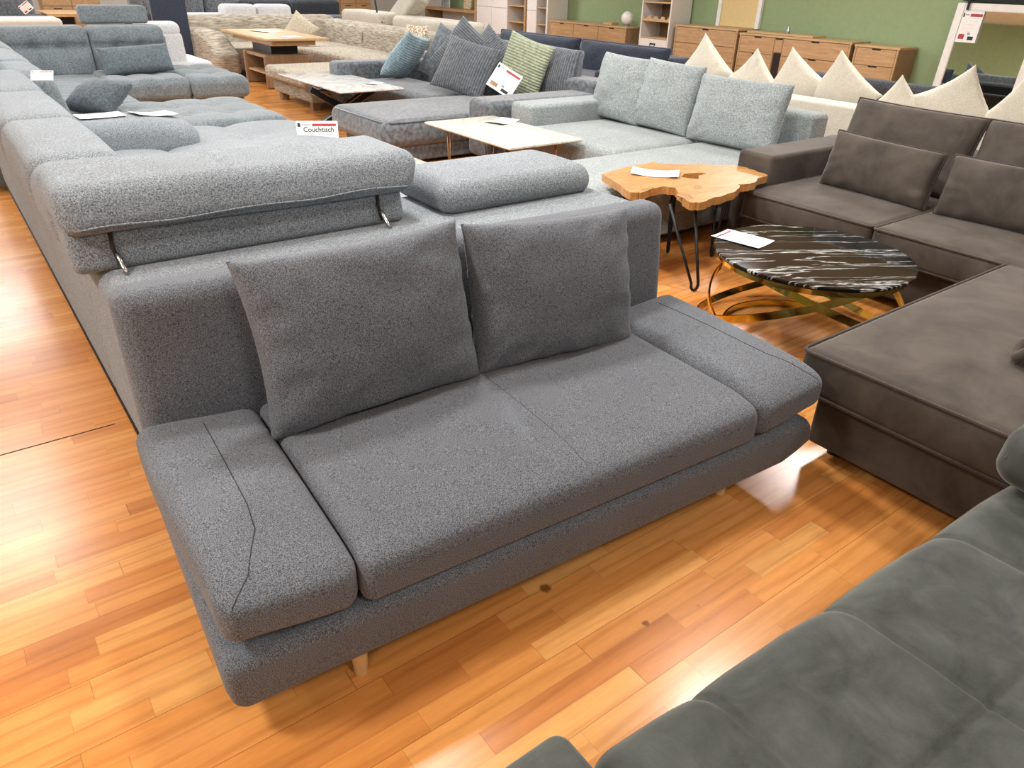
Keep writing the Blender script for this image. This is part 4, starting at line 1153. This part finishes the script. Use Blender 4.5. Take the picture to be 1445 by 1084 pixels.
# ------------------------------------------------------------------ furniture along the green wall
def wall_chest(name, label, y0, y1, z0, z1, rows, xf=11.65, xb=12.16, cat='dresser', group=None, over=0.012, open_cols=(), notch=True):
    """oak chest whose fronts face the room (-X); rows = list of columns, each (width share, [drawer height shares])"""
    t = thing(name, label, cat, (xf, (y0 + y1) / 2, 0), group=group)
    tk = 0.03
    MB().box(xf, xb, y0, y1, z0, z1 - tk).build('body', M_['oak_dark'], t, world=True, smooth=False)
    MB().box(xf - 0.02, xb, y0 - over, y1 + over, z1 - tk, z1).build('top_board', M_['oak_top'], t, world=True, smooth=False)
    for s in (y0, y1 - 0.03):
        MB().box(xf - 0.018, xf, s, s + 0.03, z0, z1 - tk).build('side_edge', M_['oak'], t, world=True, smooth=False)
    y = y1 - 0.03
    W = (y1 - y0 - 0.06)
    for ci, (ws, hs) in enumerate(rows):
        w = W * ws
        z = z1 - tk - 0.008
        H = z - z0 - 0.01
        for hi, h in enumerate(hs):
            hh = H * abs(h)
            if h > 0:
                d = MB().box(xf - 0.016, xf, y - w + 0.006, y - 0.006, z - hh + 0.006, z - 0.003).build('drawer', M_['oak'], t, world=True, smooth=False)
                if notch:
                    MB().box(xf - 0.0175, xf - 0.004, y - w / 2 - 0.07, y - w / 2 + 0.07, z - 0.022, z - 0.003).build('grip_notch', M_['slot'], d, world=True, smooth=False)
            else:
                MB().box(xf - 0.002, xf + 0.0, y - w + 0.01, y - 0.01, z - hh + 0.01, z - 0.01).build('niche', M_['slot'], t, world=True, smooth=False)  # flat dark plate, no opening; the niche's shade is put into its colour
            z -= hh
        y -= w
    for s in (y0 + 0.06, y1 - 0.06):
        MB().box(xf + 0.03, xf + 0.07, s - 0.02, s + 0.02, 0, z0).build('leg', M_['black_metal'], t, world=True, smooth=False)
    return t
wall_chest('dresser', 'long low oak sideboard under the white globe lamp', 11.74, 14.2, 0.12, 0.785, [(0.34, [0.5, 0.5]), (0.33, [0.5, 0.5]), (0.33, [0.5, 0.5])], cat='sideboard')
wall_chest('dresser', 'tall three-drawer-high oak chest right next to the white wine rack', 8.98, 10.42, 0.1, 0.915, [(1.0, [0.34, 0.33, 0.33])])
wall_chest('dresser', 'wide oak sideboard with open niche between the two oak chests', 6.80, 8.92, 0.1, 0.87, [(0.34, [0.36, 0.32, 0.32]), (0.08, [0.3, -0.7]), (0.58, [0.36, 0.32, 0.32])], cat='sideboard')
wall_chest('dresser', 'small oak chest of drawers last in the row, nearest the mirror', 6.03, 6.73, 0.1, 0.85, [(1.0, [0.34, 0.33, 0.33])])
tr = thing('wooden_tray', 'flat oak board lying on the wide oak sideboard', 'board', (11.9, 8.1, 0.871))
MB().rbox(11.72, 12.1, 7.55, 8.85, 0.871, 0.905, 0.006, 1.0).build('board', M_['oak_top'], tr, **W_)
tag(MB().lathe([(0.03, 0), (0.03, 0.06), (0.012, 0.09), (0.012, 0.12)], 14).build('bottle', M_['steel']), 'tiny clear bottle on the oak board on the wide sideboard', 'bottle')
bpy.data.objects['bottle'].location = (11.85, 8.12, 0.906)
tag(MB().box(-0.10, 0.10, -0.12, 0.12, 0, 0.05).build('wooden_box', M_['oak_top'], smooth=False), 'small oak box on the long low sideboard beside the globe lamp', 'box')
bpy.data.objects['wooden_box'].location = (11.88, 12.45, 0.786)
gl = thing('globe_lamp', 'white glass globe table lamp on the long low oak sideboard', 'lamp', (11.88, 11.98, 0.786))
MB().lathe([(0.07, 0), (0.07, 0.02), (0.05, 0.035)], 24).build('base', M_['steel'], gl)
prof = [(0.045, 0.03)] + [(0.125 * math.sin(a), 0.15 - 0.125 * math.cos(a)) for a in [math.pi * i / 18 for i in range(3, 18)]] + [(0.001, 0.275)]
MB().lathe(prof, 32).build('lamp_shade', M_['globe'], gl, sharp=180)

wk = thing('wine_rack_shelf', 'tall narrow white shelf with oak boards, a scalloped wine rack and one drawer', 'shelf', (11.6, 10.93, 0))
X0, X1, Y0, Y1, ZT = 11.60, 12.16, 10.55, 11.32, 2.1
for y in (Y0, Y1 - 0.03):
    MB().box(X0, X1, y, y + 0.03, 0, ZT).build('side_panel', M_['white_lacquer'], wk, world=True, smooth=False)
MB().box(X1 - 0.02, X1, Y0 + 0.03, Y1 - 0.03, 0, ZT).build('back_panel', M_['oak_dark'], wk, world=True, smooth=False)
for z in (0.02, 0.37, 0.655, 1.27, 1.65, ZT - 0.03):
    MB().box(X0 + 0.01, X1 - 0.02, Y0 + 0.03, Y1 - 0.03, z - 0.025, z).build('shelf', M_['oak_top'], wk, world=True, smooth=False)
dr = MB().box(X0 - 0.005, X0 + 0.30, Y0 + 0.035, Y1 - 0.035, 0.385, 0.625).build('drawer', M_['white_lacquer'], wk, world=True, smooth=False)
MB().tube([(X0 - 0.005, 10.87, 0.53), (X0 - 0.03, 10.88, 0.49), (X0 - 0.03, 10.99, 0.49), (X0 - 0.005, 11.0, 0.53)], 0.008, n=6).build('handle', M_['black_metal'], dr, world=True)
MB().box(X0 - 0.01, X0 - 0.004, 10.86, 11.01, 0.525, 0.55).build('handle', M_['black_metal'], dr, world=True, smooth=False)
prof = [(Y0 + 0.03, 0.93)]
nb = 4; w = (Y1 - Y0 - 0.06) / nb
prof2 = [(Y0 + 0.03, 1.02)]
for i in range(nb):
    yb = Y0 + 0.03 + w * i
    for k in range(7):
        a = math.pi * k / 6
        prof2.append((yb + w / 2 - 0.05 * math.cos(a), 1.02 - 0.05 * math.sin(a)))
prof2.append((Y1 - 0.03, 1.02))
poly = [(Y0 + 0.03, 0.93)] + [(Y1 - 0.03, 0.93)] + list(reversed(prof2[1:-1]))
poly = [(Y0 + 0.03, 0.93), (Y1 - 0.03, 0.93), (Y1 - 0.03, 1.02)] + list(reversed(prof2[1:-1])) + [(Y0 + 0.03, 1.02)]
mm = extrude_poly(poly, 0, 0.02)
mm.v = [(X0 + 0.01 + z, x, y) for (x, y, z) in mm.v]
mm.build('bottle_rack', M_['oak_top'], wk, smooth=False, world=True)
MB().box(X0 + 0.03, X1 - 0.02, Y0 + 0.03, Y1 - 0.03, 0.925, 0.945).build('shelf', M_['oak_top'], wk, world=True, smooth=False)

def white_unit(name, label, segs, x0=11.6, x1=12.16, zt=2.0):
    """segs: list of (kind, y_far, y_near)"""
    t = thing(name, label, 'cabinet', (x0, (segs[0][1] + segs[-1][2]) / 2, 0))
    for (k, ya, yb) in segs:
        lo, hi = min(ya, yb), max(ya, yb)
        if k == 'doors':
            MB().box(x0 + 0.01, x1, lo, hi, 0.05, zt).build('body', M_['white_lacquer'], t, world=True, smooth=False)
            n = 2 if hi - lo > 0.7 else 1
            for i in range(n):
                a = lo + (hi - lo) * i / n; b = lo + (hi - lo) * (i + 1) / n
                for (c, d) in ((0.06, 0.945), (0.955, zt)):
                    MB().box(x0 - 0.01, x0 + 0.01, a + 0.004, b - 0.004, c, d).build('door', M_['white_lacquer'], t, world=True, smooth=False)
        elif k == 'open':
            MB().box(x1 - 0.02, x1, lo, hi, 0.05, zt).build('back_panel', M_['white_lacquer'], t, world=True, smooth=False)
            for z in (0.05, 0.32, 0.66, 1.0, 1.35):
                MB().box(x0 + 0.02, x1 - 0.02, lo, hi, z, z + 0.025).build('shelf', M_['oak_top'], t, world=True, smooth=False)
        elif k == 'oak_side':
            MB().box(x0 - 0.02, x1, lo, hi, 0, zt).build('side_panel', M_['oak'], t, world=True, smooth=False)
        elif k == 'side':
            MB().box(x0 - 0.01, x1, lo, hi, 0, zt).build('side_panel', M_['white_lacquer'], t, world=True, smooth=False)
    return t
white_unit('cabinet', 'white two-door cabinet with oak-shelved end column, behind the navy sofa', [('doors', 17.05, 15.75), ('open', 15.75, 15.08), ('oak_side', 15.08, 15.02)])
white_unit('cabinet', 'white cabinet with open oak shelves next to the long low oak sideboard', [('doors', 14.98, 14.62), ('open', 14.62, 14.27), ('side', 14.27, 14.22)], x1=12.18)
tv = thing('tv_unit', 'oak wall unit frame with a white back, at the far end of the green wall', 'shelf', (11.6, 18.3, 0))
MB().box(11.6, 12.15, 17.15, 19.6, 0.77, 0.83).build('top_board', M_['oak'], tv, world=True, smooth=False)
MB().box(11.6, 12.15, 19.52, 19.6, 0.0, 0.77).build('side_panel', M_['oak_dark'], tv, world=True, smooth=False)
MB().box(11.58, 12.15, 17.06, 17.14, 0.0, 2.0).build('side_panel', M_['oak'], tv, world=True, smooth=False)
MB().box(12.10, 12.15, 17.15, 19.5, 0.2, 0.77).build('back_panel', M_['white_lacquer'], tv, world=True, smooth=False)
MB().box(11.45, 12.15, 17.15, 19.5, 0.12, 0.34).build('low_box', M_['oak'], tv, world=True, smooth=False)
pb = thing('picture_board', 'small patterned print standing on the oak wall unit', 'picture', (11.85, 18.95, 0.831), R(-90))
MB().box(-0.17, 0.17, -0.01, 0.01, 0.0, 0.45).build('board', M_['print_pic'], pb, smooth=False)
MB().box(-0.19, 0.19, 0.01, 0.03, 0.0, 0.47).build('backing', M_['white_frame'], pb, smooth=False)
sc_ = thing('sculpture', 'pale mottled fibre sculpture panel on the oak wall unit', 'ornament', (11.85, 17.85, 0.831), R(-80))
def d_wob(p, n):
    p.x += 0.03 * math.sin(p.z * 7)
    return p
MB().rbox(-0.14, 0.14, -0.05, 0.05, 0.0, 0.6, 0.03, 0.05, d_wob).build('panel', M_['capiz'], sc_, sharp=180)

# tan panel in a white frame and the standing mirror
tp = thing('framed_panel', 'tan panel in a white frame standing on the oak chests against the green wall', 'picture', (12.17, 9.45, 0.9))
MB().box(12.165, 12.195, 9.02, 9.84, 0.92, 1.75).build('panel', M_['tan_paint'], tp, world=True, smooth=False)
for (y0, y1, z0, z1) in ((8.95, 9.03, 0.916, 1.82), (9.83, 9.91, 0.916, 1.82), (9.03, 9.83, 1.74, 1.82)):
    MB().box(12.14, 12.198, y0, y1, z0, z1).build('frame', M_['white_frame'], tp, world=True, smooth=False)
mr = thing('standing_mirror', 'white-framed mirror leaning against the green wall', 'mirror', (11.98, 4.98, 0.0), rot=(0, R(4.0), 0))
w2 = 0.60; ht = 1.47
for (y0, y1, z0, z1) in ((w2 - 0.11, w2, 0.0, ht), (-w2, -w2 + 0.11, 0.0, ht), (-w2 + 0.11, w2 - 0.11, ht - 0.10, ht), (-w2 + 0.11, w2 - 0.11, 0.0, 0.12)):
    MB().rbox(-0.02, 0.03, y0, y1, z0, z1, 0.012, 1.0).build('frame', M_['white_frame'], mr)
MB().box(0.0, 0.012, -w2 + 0.10, w2 - 0.10, 0.11, ht - 0.09).build('glass', M_['mirror'], mr, smooth=False)
hg = thing('hung_panel', 'dark oak panel with black straps above the white-framed mirror', 'panel', (12.15, 4.9, 1.5))
MB().box(12.12, 12.18, 4.0, 5.52, 1.53, 1.85).build('board', M_['oak_dark'], hg, world=True, smooth=False)
MB().box(12.10, 12.19, 4.0, 5.54, 1.49, 1.53).build('edge_rail', M_['black_metal'], hg, world=True, smooth=False)
MB().box(12.02, 12.035, 5.40, 5.43, 1.38, 1.60).build('strap', M_['black_metal'], hg, world=True, smooth=False)
mc = card('price_card', 'white price card with red stripe on the white-framed mirror', (12.035, 5.32, 1.17), (0, 0, 0), 0.28, 0.40, None, pics=2)
mc.rotation_euler = (Matrix.Rotation(R(-90), 3, 'Z') @ Matrix.Rotation(R(90 - 4), 3, 'X')).to_euler()
tag(MB().lathe([(0.07, 0), (0.09, 0.20), (0.07, 0.33)], 20).build('container', M_['red']), 'small red container low down between the small oak chest and the mirror', 'container')
bpy.data.objects['container'].location = (11.85, 5.72, 0.0)
bl = thing('sofa', 'black leather sofa facing the mirror from behind the cream sofa', 'sofa', (9.9, 5.0, 0))
MB().rbox(9.4, 10.2, 4.0, 6.4, 0.0, 0.42, 0.05, 0.4).build('seat', M_['black_cloth'], bl, **W_)
MB().rbox(9.3, 9.6, 4.0, 6.4, 0.06, 0.62, 0.08, 0.4).build('backrest', M_['black_cloth'], bl, **W_)
